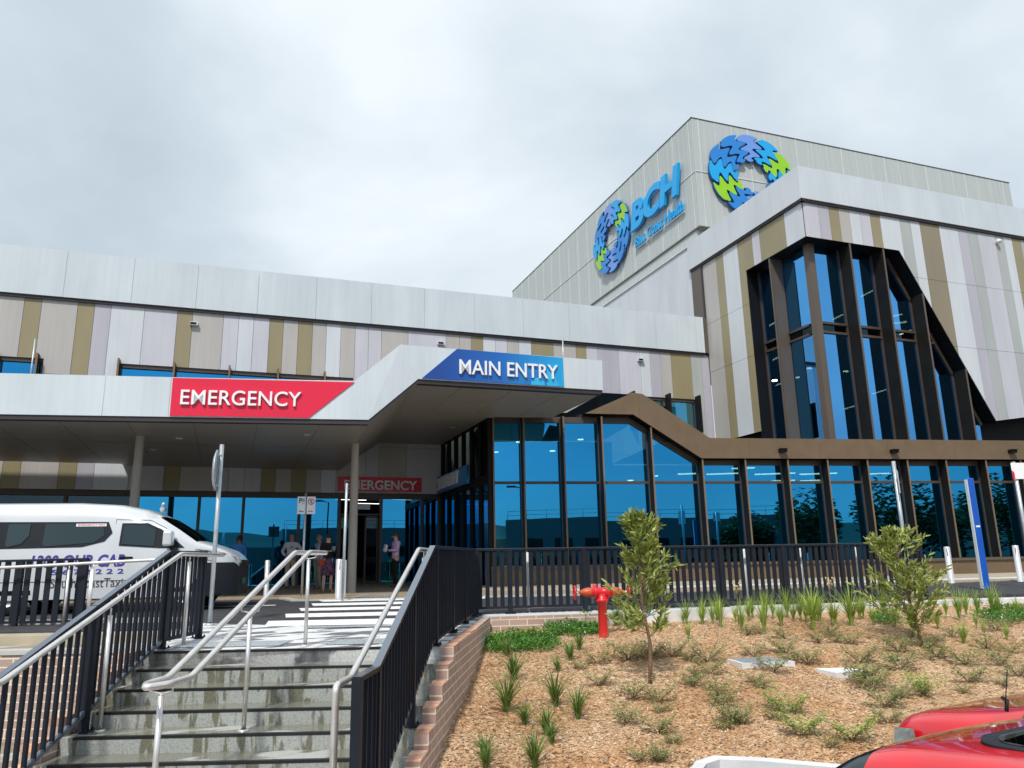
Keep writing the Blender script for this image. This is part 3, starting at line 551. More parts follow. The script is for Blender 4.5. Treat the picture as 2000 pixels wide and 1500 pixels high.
# lobby interior
m = MB(); m.face([C1.pt(-.1, .35, -5.5), C1.pt(5.5, .35, -5.5), C1.pt(5.5, 3.2, -5.5), C1.pt(-.1, 3.2, -5.5)]); m.build('reception_wall', 'interior_wall', HB)
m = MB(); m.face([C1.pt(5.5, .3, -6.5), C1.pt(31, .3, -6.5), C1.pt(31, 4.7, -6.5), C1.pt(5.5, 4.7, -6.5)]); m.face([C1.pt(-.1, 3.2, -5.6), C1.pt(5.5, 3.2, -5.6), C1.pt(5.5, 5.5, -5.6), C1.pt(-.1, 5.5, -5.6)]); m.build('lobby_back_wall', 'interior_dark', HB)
m = MB(); m.face([C1.pt(-.1, .3, -.6), C1.pt(31, .3, -.6), C1.pt(31, .3, -7), C1.pt(-.1, .3, -7)]); m.build('lobby_floor', 'interior_floor', HB)
for t, z, l in ((7.4, 3.9, .9), (8.7, 3.9, 1.3), (9.4, 4.1, .8), (10.6, 3.9, 1.4), (10.9, 3.65, .8), (12.3, 3.9, 1.3), (12.0, 3.65, .8), (14.6, 3.9, 1.0)):
    m = MB(); c = C1.pt(t, z, -2.5); d = V((.883, -.469, 0)); m.box(c, d*l*.5, V((.469, .883, 0))*.04, V((0, 0, .02))); m.build('ceiling_light', 'lamp_strip', HB)
for t, z in ((.35, 4.55), (1.15, 4.9), (2.3, 4.6), (3.3, 5.0), (5.9, 3.75), (5.0, 3.6)):
    m = MB(); m.lathe(C1.pt(t, z, -2.0), [(0, 0), (.1, 0), (.1, .02), (0, .02)]); m.build('downlight', 'lamp_white', HB)
for x in (1525, 1742, 1972):
    t, z = C1.px(x, 881 if x < 1700 else 882.5); f = MB(); f.box(C1.pt(t, z, .13), C1.e*.12, C1.out*.08, V((0, 0, .055))); f.box(C1.pt(t, z+.055, .16), C1.e*.13, C1.out*.1, V((0, 0, .006))); f.build('wall_light', 'black', HB, bevel=.01)

# ---- corner tower
XT, YT = 19.67, 21.34
TS = Plane((XT, 28.0), (0, -1)); TF = Plane((XT, YT), (1, 0)); ZT = 14.05; ZO = 12.65
m = MB(); tb = [0, 1.06, 1.6, 2.63, 3.62, 4.09, 5.64, 6.66]
stripes(m, [(0, ZT), (6.63, ZT), (6.63, ZO), (3.05, ZO), (3.05, 5.86), (0, 5.86)], tb, [CI[c] for c in 'BOWOPOW'], TS.pt, hj=(9.0, 11.2))
m.build('striped_cladding', PAN, HB)
m = MB(); fb = [0, .70, 1.21, 1.69, 2.21, 2.72, 3.23, 3.73, 4.74, 5.30, 5.79, 6.83, 7.86, 8.41, 8.96, 9.94, 10.46, 10.94, 11.47, 12.0, 13.0, 13.5, 14.5, 15.5, 16, 17, 18, 19]
stripes(m, [(0, ZT), (19, ZT), (19, 7.6), (9.87, 6.22), (8.27, 6.0), (4.5, ZO), (0, ZO)], fb, [CI[c] for c in 'PLOBWPOWGWZWLGPGWOGWOWPWOWP'], TF.pt, hj=(8.9, 11.6))
m.build('striped_cladding', PAN, HB)
m = MB()
m.prism([TS.pt(0, 15.3, -.003), TS.pt(6.6, 15.3, -.003), TS.pt(6.6, ZO+.02, -.003), TS.pt(3.02, ZO+.02, -.003), TS.pt(3.02, 5.9, -.003), TS.pt(0, 5.9, -.003)], TS.out*-.12)
m.prism([TF.pt(*p, -.003) for p in [(.1, 15.3), (19, 15.3), (19, 7.65), (9.9, 6.25), (8.3, 6.03), (4.53, ZO+.02), (.1, ZO+.02)]], TF.out*-.12)
m.build('wall', 'seam_dark', HB)
parapet(TS, -.87, 6.66+.15, 14.14, 15.47, 1.1, 'parapet', colr='white_panel'); parapet(TF, -.15, 19, 14.14, 15.47, 2.06, 'parapet')
m = MB(); m.prism([V((20, 21.6, 15.2)), V((38.6, 21.6, 15.2)), V((38.6, 40, 15.2)), V((20, 40, 15.2))], (0, 0, -.2)); m.build('roof', 'seam_dark', HB)
# recess reveals
DR = .60
m = MB()
m.face([V((XT-.03, YT-.03, ZO)), V((24.2, YT-.03, ZO)), V((24.2, YT+DR+.3, ZO)), V((XT-.03, YT+DR+.3, ZO))])
m.face([V((XT-.03, YT+DR, ZO+.002)), V((XT+DR+.3, YT+DR, ZO+.002)), V((XT+DR+.3, 24.98, ZO+.002)), V((XT-.03, 24.98, ZO+.002))])
m.face([V((XT-.03, 24.96, ZO)), V((XT+DR+.3, 24.96, ZO)), V((XT+DR+.3, 24.96, 4.6)), V((XT+.0, 24.96, 4.6))])
m.face([V((24.17, YT-.03, ZO)), V((27.94, YT-.03, 6.0)), V((27.94, YT+1.3, 6.0)), V((24.17, YT+1.3, ZO))])
m.face([V((XT-.03, 24.96, 5.86)), V((XT+1, 24.96, 5.86)), V((XT+1, 28.0, 5.86)), V((XT-.03, 28.0, 5.86))])
m.face([V((27.94, YT-.03, 6.0)), V((38.6, YT-.03, 7.6)), V((38.6, YT+3, 7.6)), V((27.94, YT+3, 6.0))])
m.face([V((27.6, YT+1.25, 4.6)), V((38.6, YT+1.25, 4.6)), V((38.6, YT+1.25, 7.6)), V((27.9, YT+1.25, 6.0)), V((27.7, YT+1.25, 6.4))])
m.face([V((XT+.35, 24.98, 4.6)), V((XT+.35, 28.1, 4.6)), V((XT+.35, 28.1, 5.9)), V((XT+.35, 24.98, 5.9))])
m.build('window_reveal', 'black', HB)
BX = Plane((XT+DR, 24.96), (0, -1)); BF = Plane((XT+DR, YT+DR), (1, 0))
def dz(x): return ZO if x < 24.17 else ZO+(6.0-ZO)*(x-24.17)/(27.92-24.17)
tf_x = [21.72, 23.37, 25.1, 26.77]; TS1, TS0 = 9.52, 9.16
fr = MB()
fr.box(V((XT+DR+.02, YT+DR+.02, 8.6)), (.14, 0, 0), (0, .14, 0), (0, 0, 4.05), 1)
for x in tf_x+[22.55, 24.25]:
    if x in tf_x or False: fr.box(V((x-.03, YT+DR, (4.6+dz(x)-.05)/2)), (.05, 0, 0), (0, .06, 0), (0, 0, (dz(x)-4.7)/2), 0)
for y in (23.48, 24.9): fr.box(V((XT+DR, y+.03, 8.6)), (.06, 0, 0), (0, .05, 0), (0, 0, 4.03), 0)
for z in (TS1, TS0): 
    fr.box(V(((XT+DR+26.0)/2, YT+DR, z)), ((26.0-XT-DR)/2, 0, 0), (0, .07, 0), (0, 0, .045), 0); fr.box(V((XT+DR, 23.65, z)), (.07, 0, 0), (0, 1.3, 0), (0, 0, .045), 0)
fr.face([V((XT+DR, YT+DR+.01, TS0)), V((25.9, YT+DR+.01, TS0)), V((25.9, YT+DR+.01, TS1)), V((XT+DR, YT+DR+.01, TS1))], 2)
fr.face([V((XT+DR+.01, YT+DR, TS0)), V((XT+DR+.01, 24.96, TS0)), V((XT+DR+.01, 24.96, TS1)), V((XT+DR+.01, YT+DR, TS1))], 2)
# frame following the slope
a, b = V((24.1, YT+DR, dz(24.17)-.1)), V((27.86, YT+DR, 5.95)); fr.beam(a, b, .12, .14, mi=0)
bay = fr.build('bay_window', ['mullion', 'fin_bronze', 'glass_dark'], HB)
xs = [XT+DR+.1]+tf_x+[27.9]
for a, b in zip(xs, xs[1:]):
    for z0, z1 in ((4.5, TS0-.05), (TS1+.05, 99)):
        poly = clip(clip([(a+.05, z0), (b-.09, z0), (b-.09, min(z1, ZO)), (a+.05, min(z1, ZO))], lambda q: (dz(24.17)-.12+(6.0-ZO)/(3.75)*(q[0]-24.17))-q[1]), lambda q: q[1]-z0)
        if len(poly) > 2: q = MB(); q.face([V((x, YT+DR, z)) for x, z in poly]); q.build('pane', 'glass_tower', bay)
for a, b in ((YT+DR+.1, 23.45), (23.55, 24.88)):
    for z0, z1 in ((4.5, TS0-.05), (TS1+.05, ZO-.1)): q = MB(); q.face([V((XT+DR, a, z0)), V((XT+DR, b, z0)), V((XT+DR, b, z1)), V((XT+DR, a, z1))]); q.build('pane', 'glass_tower', bay)
for x in tf_x:
    zt = dz(x)-.02; z0 = 4.6; f = MB(); f.box(V((x, YT+DR/2, (z0+zt)/2)), (.03, 0, 0), (0, DR/2-.03, 0), (0, 0, (zt-z0)/2), 0); f.box(V((x, YT-.005, (z0+zt)/2)), (.035, 0, 0), (0, .012, 0), (0, 0, (zt-z0)/2), 1); f.build('sun_fin', ['fin_dark', 'fin_bronze'], HB)
f = MB(); f.box(V((XT+DR/2, 23.48, 8.6)), (DR/2-.03, 0, 0), (0, .03, 0), (0, 0, 4.0), 0); f.box(V((XT-.005, 23.48, 8.6)), (.012, 0, 0), (0, .035, 0), (0, 0, 4.0), 1); f.build('sun_fin', ['fin_bronze', 'fin_bronze'], HB)
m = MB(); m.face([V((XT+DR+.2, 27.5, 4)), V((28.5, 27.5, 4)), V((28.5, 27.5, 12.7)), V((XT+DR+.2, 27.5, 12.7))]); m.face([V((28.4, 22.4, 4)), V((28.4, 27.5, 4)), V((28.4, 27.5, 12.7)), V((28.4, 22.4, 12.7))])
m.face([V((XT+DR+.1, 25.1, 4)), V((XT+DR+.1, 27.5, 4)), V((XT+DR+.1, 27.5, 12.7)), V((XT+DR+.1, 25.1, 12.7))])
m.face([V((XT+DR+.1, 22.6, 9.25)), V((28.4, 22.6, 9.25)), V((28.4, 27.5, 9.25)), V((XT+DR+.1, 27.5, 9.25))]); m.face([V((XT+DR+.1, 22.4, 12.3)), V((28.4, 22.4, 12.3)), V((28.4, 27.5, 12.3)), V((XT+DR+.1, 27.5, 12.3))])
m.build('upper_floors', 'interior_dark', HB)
for (x, y) in ((1538, 535), (1500, 557), (1506, 634), (1639, 618), (1694, 573), (1771, 648), (1517, 752), (1662, 795), (1718, 765), (1510, 703)):
    p = hit(x, y, (0, 24.2, 0), V((0, 1, 0)))
    if x < 1570: p = hit(x, y, (XT+DR+1.2, 0, 0), V((1, 0, 0)))
    m = MB(); m.box(p, V((0.05, .42, .0)), V((.035, 0, 0)), V((0, 0, .015))); m.build('ceiling_light', 'lamp_strip', HB)
for (x, y) in ((1563, 510), (1581, 720), (1652, 726), (1557, 738), (1513, 744)):
    p = hit(x, y, (0, 24.0, 0), V((0, 1, 0))); m = MB(); m.lathe(p, [(0, 0), (.1, 0), (.1, .03), (0, .03)]); m.build('downlight', 'lamp_white', HB)
p = hit(1762, 622, (0, 24.0, 0), V((0, 1, 0))); m = MB(); m.tube([p+V((math.cos(k*math.pi/12)*.65, math.sin(k*math.pi/12)*.65, 0)) for k in range(20)], .035, 6); m.build('ring_light', 'lamp_strip', HB)
m = MB(); m.box(V((22.6, 23.3, 4.98)), (2.0, 0, 0), (0, .05, 0), (0, 0, .08)); m.build('floor_strip', emat('cyan_glow', (.35, .85, .8), 1.2), HB)  # cyan floor strip behind the bay glass, its glow set by emission
f = MB(); t, z = TF.px(1944, 474); f.lathe(TF.pt(t, z, .0), [(.06, 0), (.06, .1), (.1, .1), (.1, .2), (0, .28)], axis=TF.out); f.build('security_camera', 'letter_white', HB)
# return trim between wing and tower
m = MB(); m.prism([V((XT-.07, 28.02, 9.9)), V((XT-.07, 28.85, 9.9)), V((XT-.07, 28.85, 14.1)), V((XT-.07, 28.02, 14.1))], (.2, 0, 0)); m.build('return_trim', 'fin_bronze', HB)
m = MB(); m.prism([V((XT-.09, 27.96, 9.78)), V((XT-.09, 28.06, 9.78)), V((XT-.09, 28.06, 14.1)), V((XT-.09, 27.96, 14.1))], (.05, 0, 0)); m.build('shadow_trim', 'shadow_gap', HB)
# white upper wall behind the tower and rooftop plant box
UW = Plane((XT, 60), (0, -1)); m = MB(); t = 16
while t < 31.1: m.prism([UW.pt(t+.004, 11.0, 0), UW.pt(min(t+2.06, 31.13)-.004, 11.0, 0), UW.pt(min(t+2.06, 31.13)-.004, 15.36, 0), UW.pt(t+.004, 15.36, 0)], UW.out*-.1); t += 2.06
m.build('upper_wall', 'white_panel', HB)
m = MB(); m.prism([UW.pt(16, 15.36, .06), UW.pt(31.97, 15.36, .06), UW.pt(31.97, 15.42, .06), UW.pt(16, 15.42, .06)], UW.out*-.5); m.build('coping', 'seam_light', HB)
XB, YB = 20.17, 28.66
BS = Plane((XB, 54.5), (0, -1)); BFR = Plane((XB, YB), (1, 0))
m = MB(); m.prism([V((XB, YB, 16.38)), V((41.8, YB, 16.38)), V((41.8, 54.5, 16.38)), V((XB, 54.5, 16.38))], (0, 0, 5.76)); m.prism([V((XB+.0, YB+.3, 15.42)), V((41.5, YB+.3, 15.42)), V((41.5, 54, 15.42)), V((XB+.0, 54, 15.42))], (0, 0, .94)); pb = m.build('plant_room', 'plant_grey', HB)
m = MB()
for k in range(22): m.box(BFR.pt(.35+k*.985, 19.26, .008), BFR.e*(.010 if k % 3 else .022), BFR.out*.008, V((0, 0, 2.85)))
for k in range(64): m.box(BFR.pt(.02+k*.33, 19.26, .004), BFR.e*.003, BFR.out*.003, V((0, 0, 2.83)))
for k in range(18): m.box(BS.pt(25.84-.35-k*1.46, 19.26, .008), BS.e*.018, BS.out*.008, V((0, 0, 2.85)))
for k in range(70): m.box(BS.pt(25.7-k*.365, 18.8, .004), BS.e*.003, BS.out*.003, V((0, 0, 3.3)))
m.box(BFR.pt(10.8, 19.27, .01), BFR.e*10.8, BFR.out*.016, V((0, 0, .025))); m.box(BS.pt(12.9, 19.27, .01), BS.e*12.9, BS.out*.016, V((0, 0, .025)))
m.build('cladding_seams', 'seam_light', pb)
m = MB(); m.box(BFR.pt(10.8, 16.35, .02), BFR.e*10.85, BFR.out*.04, V((0, 0, .035))); m.box(BS.pt(12.9, 16.35, .02), BS.e*12.92, BS.out*.04, V((0, 0, .035))); m.box(BFR.pt(10.8, 22.15, .0), BFR.e*10.85, BFR.out*.03, V((0, 0, .015))); m.box(BS.pt(12.9, 22.15, .0), BS.e*12.9, BS.out*.03, V((0, 0, .015))); m.build('edge_trim', 'seam_dark', pb)

# ================================================================ ENTRANCE CANOPY
CN = empty('entrance_canopy', (3, 19, 0), 'white folded entrance canopy on grey columns, raised at its right end', 'canopy')
A0, B0 = pz(0, 808.8, 4.4), pz(720, 819.8, 4.4); K0, E0 = pz(817, 740, 5.45), pz(1177.5, 762, 5.45)
LP = Plane(A0, (B0.x-A0.x, B0.y-A0.y)); HP = Plane(K0, (E0.x-K0.x, E0.y-K0.y))
tB = LP.px(720, 819.8); zlt = LP.px(350, 737)[1]; tbt = LP.px(693, 744); tKt = HP.px(782, 672.8); tE = HP.px(1177.5, 762); tEt = HP.px(1175.8, 704)
ZL, ZH = 4.4, 5.45
fb_ = LP.pt(tB[0], ZL); ft_ = LP.pt(*tbt); kb = HP.pt(0, ZH); kt = HP.pt(*tKt)
m = MB(); ths = V((0, .25, 0))
seams = [-9, -7.2, -4.6, -2.1, LP.px(202, 780)[0], LP.px(331, 780)[0]]
for a, b in zip(seams, seams[1:]): m.prism([LP.pt(a+.003, ZL), LP.pt(b-.003, ZL), LP.pt(b-.003, zlt), LP.pt(a+.003, zlt)], ths)
a = seams[-1]
m.prism([LP.pt(a+.003, ZL), LP.pt(tB[0], ZL), LP.pt(tbt[0], tbt[1]), LP.pt(a+.003, zlt)], ths)
m.prism([fb_, kb, kt, ft_], ths)
hs = [0.0, 1.2, 2.6, 3.9, tE[0]]
poly = [(0, ZH), (tE[0], ZH), tEt, tKt]
s1 = HP.px(1100, 735)[0]
m.prism([HP.pt(*p) for p in [(0, ZH), (s1-.003, ZH), (s1-.003, tKt[1]+(tEt[1]-tKt[1])*(s1-tKt[0])/(tEt[0]-tKt[0])), tKt]], ths)
m.prism([HP.pt(*p) for p in [(s1+.003, ZH), (tE[0], ZH), tEt, (s1+.003, tKt[1]+(tEt[1]-tKt[1])*(s1-tKt[0])/(tEt[0]-tKt[0]))]], ths)
m.build('fascia', 'fascia_panel', CN)
SO = .11
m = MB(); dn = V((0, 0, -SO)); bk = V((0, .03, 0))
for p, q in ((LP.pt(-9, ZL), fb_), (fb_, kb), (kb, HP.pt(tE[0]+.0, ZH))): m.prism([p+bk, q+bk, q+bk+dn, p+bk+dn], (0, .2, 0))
m.build('shadow_strip', 'shadow_gap', CN)  # near-black strip: shade of the recess below the white fascia, as colour
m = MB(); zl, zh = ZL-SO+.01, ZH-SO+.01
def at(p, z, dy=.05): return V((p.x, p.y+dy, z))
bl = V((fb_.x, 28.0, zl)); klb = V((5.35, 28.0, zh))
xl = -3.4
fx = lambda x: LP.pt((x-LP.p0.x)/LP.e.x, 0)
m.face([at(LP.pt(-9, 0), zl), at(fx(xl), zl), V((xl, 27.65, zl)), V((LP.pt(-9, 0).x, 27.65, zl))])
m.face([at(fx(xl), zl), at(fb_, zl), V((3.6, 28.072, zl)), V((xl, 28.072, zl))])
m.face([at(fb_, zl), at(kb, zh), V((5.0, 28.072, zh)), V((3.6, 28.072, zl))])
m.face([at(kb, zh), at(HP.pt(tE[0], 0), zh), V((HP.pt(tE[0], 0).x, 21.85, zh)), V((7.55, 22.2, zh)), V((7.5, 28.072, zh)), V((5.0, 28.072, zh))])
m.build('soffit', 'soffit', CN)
ee = HP.pt(tE[0], 0)
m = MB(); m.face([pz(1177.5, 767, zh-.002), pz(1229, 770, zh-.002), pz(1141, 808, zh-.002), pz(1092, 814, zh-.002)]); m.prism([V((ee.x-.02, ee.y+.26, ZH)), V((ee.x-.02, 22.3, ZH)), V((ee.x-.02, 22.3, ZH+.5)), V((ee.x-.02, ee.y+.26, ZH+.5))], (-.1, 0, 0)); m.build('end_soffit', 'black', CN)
m = MB(); m.prism([at(LP.pt(-9, 0), 4.85, .26), at(fb_, 4.85, .26), V((fb_.x, 28.09, 4.85)), V((-3.4, 28.09, 4.85)), V((-3.4, 27.5, 4.85)), V((-16, 27.5, 4.85))], (0, 0, -.3)); m.prism([at(fb_, 5.2, .26), at(kb, 5.82, .26), V((5.2, 28.09, 5.82)), V((3.0, 28.09, 5.2))], (0, 0, -.2)); m.prism([at(kb, 5.8, .26), at(ee, 5.8, .26), V((ee.x, 22.4, 5.8)), V((7.3, 22.4, 5.8)), V((7.3, 28.09, 5.8)), V((4.8, 28.09, 5.8))], (0, 0, -.25)); m.build('roof', 'seam_dark', CN)
m = MB()
for k in range(9):
    x = -8.2+k*1.45; p = fx(x) if x < 2.9 else None
    if p is not None: m.box(V((x, (p.y+.1+27.6)/2, zl-.0015)), (.006, 0, 0), (0, (27.5-p.y)/2-.1, 0), (0, 0, .001))
m.box(V((-2.8, 22.9, zl-.0035)), (5.6, 0, 0), (0, .006, 0), (0, 0, .001))
for k in range(3): m.box(V((5.4+k*1.4, 20.2, zh-.0015)), (.006, 0, 0), (0, 1.6, 0), (0, 0, .001))
m.build('soffit_joint', 'seam_dark', CN)
for (bx_, by_, tx, ty) in ((686, 1159, 698, 872), (244, 1175, 256, 870)):
    b = gr(bx_, by_); 
    c = MB(); c.lathe(V((b.x, b.y, b.z)), [(.145, 0), (.145, .02), (.125, .03), (.115, 2.5), (.105, zl-b.z+.01)], seg=24); c.build('column', 'column_paint', CN)
for (x, y) in ((350, 857), (300, 879), (884, 835), (600, 850)):
    z = zl if x < 800 else zh; p = pz(x, y, z-.01); m = MB(); m.lathe(p, [(0, 0), (.09, 0), (.09, .012), (0, .012)], seg=14); m.build('downlight', 'seam_light', CN)
m = MB(); p = LP.pt(LP.px(20, 780)[0], zlt, -.3)
for x, y, y2 in ((55, 652, 733), (1110, 652, 699)):
    pl_ = LP if x < 500 else HP; t, z = pl_.px(x, y); t2, z2 = pl_.px(x-6, y2); q = MB(); q.tube([pl_.pt(t, z2-.4, -.4), pl_.pt(t, z, -.4)], .018, 6); q.build('lightning_rod', 'galv', CN)

# ================================================================ SIGNS
def frame_on(pl_, t0, z0, d0): return lambda x, z, d: pl_.pt(t0+x, z0+z, d0+d)
# emergency sign on canopy
es = empty('emergency_sign', LP.pt(2, 4.4, .02), 'long red EMERGENCY sign with raised white letters on the low canopy edge', 'sign')
c0, c1, c2, c3 = LP.px(331.5, 816), LP.px(603, 818), LP.px(693, 745.5), LP.px(336.5, 739)
m = MB(); m.prism([LP.pt(c0[0], ZL+.02, .025), LP.pt(c1[0], ZL+.02, .025), LP.pt(c2[0]-.01, zlt-.02, .025), LP.pt(c0[0], zlt-.02, .025)], LP.out*-.022); m.build('sign_panel', 'sign_red', es)
l0, l1, lt = LP.px(353, 791), LP.px(588, 793), LP.px(353, 762); text('EMERGENCY', 'lettering', l1[0]-l0[0], frame_on(LP, l0[0], l0[1], .04), 'letter_white', es, depth=.045, off=.006, height=lt[1]-l0[1]+.0, spacing=1.02)
ms = empty('main_entry_sign', HP.pt(2, 5.5, .02), 'blue MAIN ENTRY sign with raised white letters on the high canopy edge', 'sign')
q0, q1, q2, q3 = (HP.px(824, 741)[0], ZH+.02), (HP.px(1101, 756)[0], ZH+.02), HP.px(1098.5, 699), HP.px(892, 682)
pp = [q0, q1, q2, q3]; x0_, x1_ = q0[0], q1[0]
m = MB(); m.prism([HP.pt(*p, .025) for p in pp], HP.out*-.022, uvs=[((p[0]-x0_)/(x1_-x0_), p[1]) for p in pp]); m.build('sign_panel', 'entry_blue', ms)
m = MB(); zb_ = ZH+.022
def arcpoly(cx, r, a0, a1, n=14): return [(cx+r*math.cos(a0+(a1-a0)*i/n), max(zb_, zb_+r*math.sin(a0+(a1-a0)*i/n))) for i in range(n+1)]
cx = HP.px(1050, 750)[0]
m.face([HP.pt(*p, .028) for p in [(cx-.42, zb_), (cx-.33, zb_+.22), (cx-.42, zb_+.36), (cx-.2, zb_+.33), (cx, zb_+.38), (cx+.22, zb_+.3), (cx+.25, zb_)]], 0)
m.face([HP.pt(*p, .031) for p in arcpoly(cx+.0, .2, 0, math.pi)], 1); m.face([HP.pt(*p, .0285) for p in [(cx+.25, zb_), (cx+.27, zb_+.45), (cx+.5, zb_+.25), (cx+.6, zb_)]], 1); m.build('wave_motif', ['swirl_dark', 'swirl_light'], ms)
l0, l1 = HP.px(896, 731), HP.px(1088, 743); lt = HP.px(896, 703)
slope = (HP.px(1088, 741)[1]-HP.px(896, 730.5)[1])/(l1[0]-l0[0])
text('MAIN ENTRY', 'lettering', l1[0]-l0[0], lambda x, z, d: HP.pt(l0[0]+x, l0[1]+z+x*slope*.9, .04+d), 'letter_white', ms, depth=.045, off=.006, height=lt[1]-l0[1]+.0, spacing=1.0)
# small signs over the doors
e2 = empty('emergency_door_sign', WP.pt(4.5, 3.6, .05), 'small dark red EMERGENCY sign above the sliding doors under the canopy', 'sign')
a = WP.px(659, 961); b = WP.px(823, 934); m = MB(); m.prism([WP.pt(a[0], 3.56, .07), WP.pt(b[0], 3.56, .07), WP.pt(b[0], b[1], .07), WP.pt(a[0], b[1], .07)], (0, .05, 0)); m.build('sign_panel', 'sign_red', e2)
a2 = WP.px(671, 956.5); b2 = WP.px(813, 957.5); text('EMERGENCY', 'lettering', b2[0]-a2[0], frame_on(WP, a2[0], a2[1], .08), 'letter_white', e2, depth=.05, off=.02, height=WP.px(671, 937.5)[1]-a2[1])
e3 = empty('main_entry_door_sign', ES.pt(1.3, 4.2, .05), 'small blue MAIN ENTRY sign seen edge-on on the lobby side wall', 'sign')
a = ES.px(866, 955); b = ES.px(923, 912); c = ES.px(924, 944); zt_ = ES.px(866, 932)[1]
m = MB(); m.prism([ES.pt(.08, c[1], .2), ES.pt(b[0], c[1], .2), ES.pt(b[0], zt_, .2), ES.pt(.08, zt_, .2)], ES.out*-.08, uvs=[(0.3, 0), (1, 0), (1, 1), (.3, 1)]); m.build('sign_panel', 'entry_blue', e3)
d = ES.px(908, 941); text('MAIN ENTRY', 'lettering', d[0]-.15, lambda x, z, dd: ES.pt(.15+x, c[1]+.12+z, .21+dd), 'letter_white', e3, depth=.06, off=.02, height=.42)
# rooftop lettering and emblems
bs_ = empty('rooftop_name_sign', V((XB-.1, 34, 17.8)), 'blue BCH and Bass Coast Health lettering on the left face of the rooftop box', 'sign')
a, b, c, d = BS.px(1238, 453), BS.px(1335, 380), BS.px(1240, 397), BS.px(1333, 324)
text('BCH', 'lettering', b[0]-a[0]+.0, frame_on(BS, a[0]+.12, 18.62, .12), 'logo_blue', bs_, depth=.16, off=.045, shear=.18, height=1.62, spacing=.98)
a, b = BS.px(1245, 481), BS.px(1340, 410)
text('Bass Coast Health', 'lettering', b[0]-a[0], frame_on(BS, a[0], 17.66, .1), 'logo_blue', bs_, depth=.07, off=.008, shear=.18, height=.60)
m = MB(); m.box(BS.pt((a[0]+b[0])/2, 17.6, .08), BS.e*((b[0]-a[0])/2), BS.out*.03, V((0, 0, .02))); m.build('rail', 'seam_light', bs_)
def emblem(pl_, ct, cz, rx, rz, label, group):
    em = empty('circular_emblem', pl_.pt(ct, cz, .1), label, 'emblem', group); n = 14
    colsq = ['logo_pale', 'logo_mid', 'logo_mid', 'logo_blue', 'logo_green', 'logo_blue', 'logo_mid', 'logo_pale', 'logo_mid', 'logo_blue', 'logo_green', 'logo_blue', 'logo_mid', 'logo_mid']
    colsq = ['logo_pale', 'logo_blue', 'logo_green', 'logo_blue', 'logo_mid', 'logo_mid', 'logo_pale', 'logo_mid', 'logo_green', 'logo_blue', 'logo_mid', 'logo_mid'][::1]
    n = len(colsq); ri = .42
    for k in range(n):
        a0 = math.pi/2-2*math.pi*(k-.5)/n; a1 = a0-2*math.pi/n
        def edge(a, ph=0):
            out = []
            for i in range(25):
                f = i/24; r = ri+(1.02-ri)*f; w = .15*math.sin(f*2.6*2*math.pi+.4); w += .16*max(0, f-.86)/.14
                out.append((a+w*(1/(r+.25)), r))
            return out
        A = edge(a0); B = edge(a1)
        fall = [(B[-1][0]+(A[-1][0]-B[-1][0])*i/8, 1.02+.035*math.sin(math.pi*i/8)) for i in range(1, 8)]
        inn = [(A[0][0]+(B[0][0]-A[0][0])*i/6, ri-.05*math.sin(math.pi*i/6)) for i in range(1, 6)]
        gp = .045
        poly = [(q[0]-gp/(q[1]+.2), q[1]) for q in A]; poly2 = [(q[0]+gp/(q[1]+.2), q[1]) for q in B]
        ring = inn[::-1]; pts = poly2+fall+poly[::-1]+inn
        P = [pl_.pt(ct+rx*r*math.cos(a), cz+rz*r*math.sin(a), .2+.05*(k % 2)) for a, r in pts]
        m = MB(); m.prism(P, pl_.out*-.14, 0, 1); m.build('emblem_piece', [colsq[k], 'logo_edge'], em)
emblem(BS, BS.px(1199, 466)[0], 19.42, 2.15, 2.0, 'oval ring emblem of blue and green wavy pieces beside the BCH letters', 'ring emblems on the rooftop box')
emblem(BFR, BFR.px(1466, 346)[0], 19.4, 2.45, 2.15, 'ring emblem of blue and green wavy pieces half hidden behind the tower parapet', 'ring emblems on the rooftop box')
# ================================================================ STAIRS
def proj(p):
    d = V(p)-CAM; z = d.dot(FW); return 1000+FPX*d.dot(RT)/z, 750-FPX*d.dot(UP)/z
wi = lambda n: -.71+.083*(n-9.0)          # inner and outer face of the right brick wall
wo_ = lambda n: -.58+.083*(n-9.0)
ST = empty('staircase', sn(-2.4, 6.8, -1.02), 'wet concrete stairs with dark nosing strips between two balustrades', 'stairs')
mt, mrz = MB(), MB()
for k in range(7):
    n0 = NK-TR*k; z0 = -RI*k; z1 = z0-RI
    mrz.face([sn(SL-.02, n0, z1), sn(wi(n0), n0, z1), sn(wi(n0), n0, z0), sn(SL-.02, n0, z0)])
    if k < 6: n1 = n0-TR; mt.face([sn(SL-.02, n1, z1), sn(wi(n1), n1, z1), sn(wi(n0), n0, z1), sn(SL-.02, n0, z1)])
mrz.build('riser', 'riser', ST); mt.build('tread', 'tread', ST)
mk('nosing', (0.012, 0.012, 0.014), rough=0.4)
for k in range(7):
    n0 = NK-TR*k; z0 = -RI*k; q = MB(); q.prism([sn(SL+.1, n0-.004, z0-.021), sn(wi(n0)-.35, n0-.004, z0-.021), sn(wi(n0)-.35, n0-.004, z0+.003), sn(SL+.1, n0-.004, z0+.003)], NN*.05); q.build('nosing_strip', 'nosing', ST)
    q = MB(); q.prism([sn(wi(n0)-.27, n0-.004, z0-.02), sn(wi(n0)-.12, n0-.004, z0-.02), sn(wi(n0)-.12, n0-.004, z0+.003), sn(wi(n0)-.27, n0-.004, z0+.003)], NN*.03)
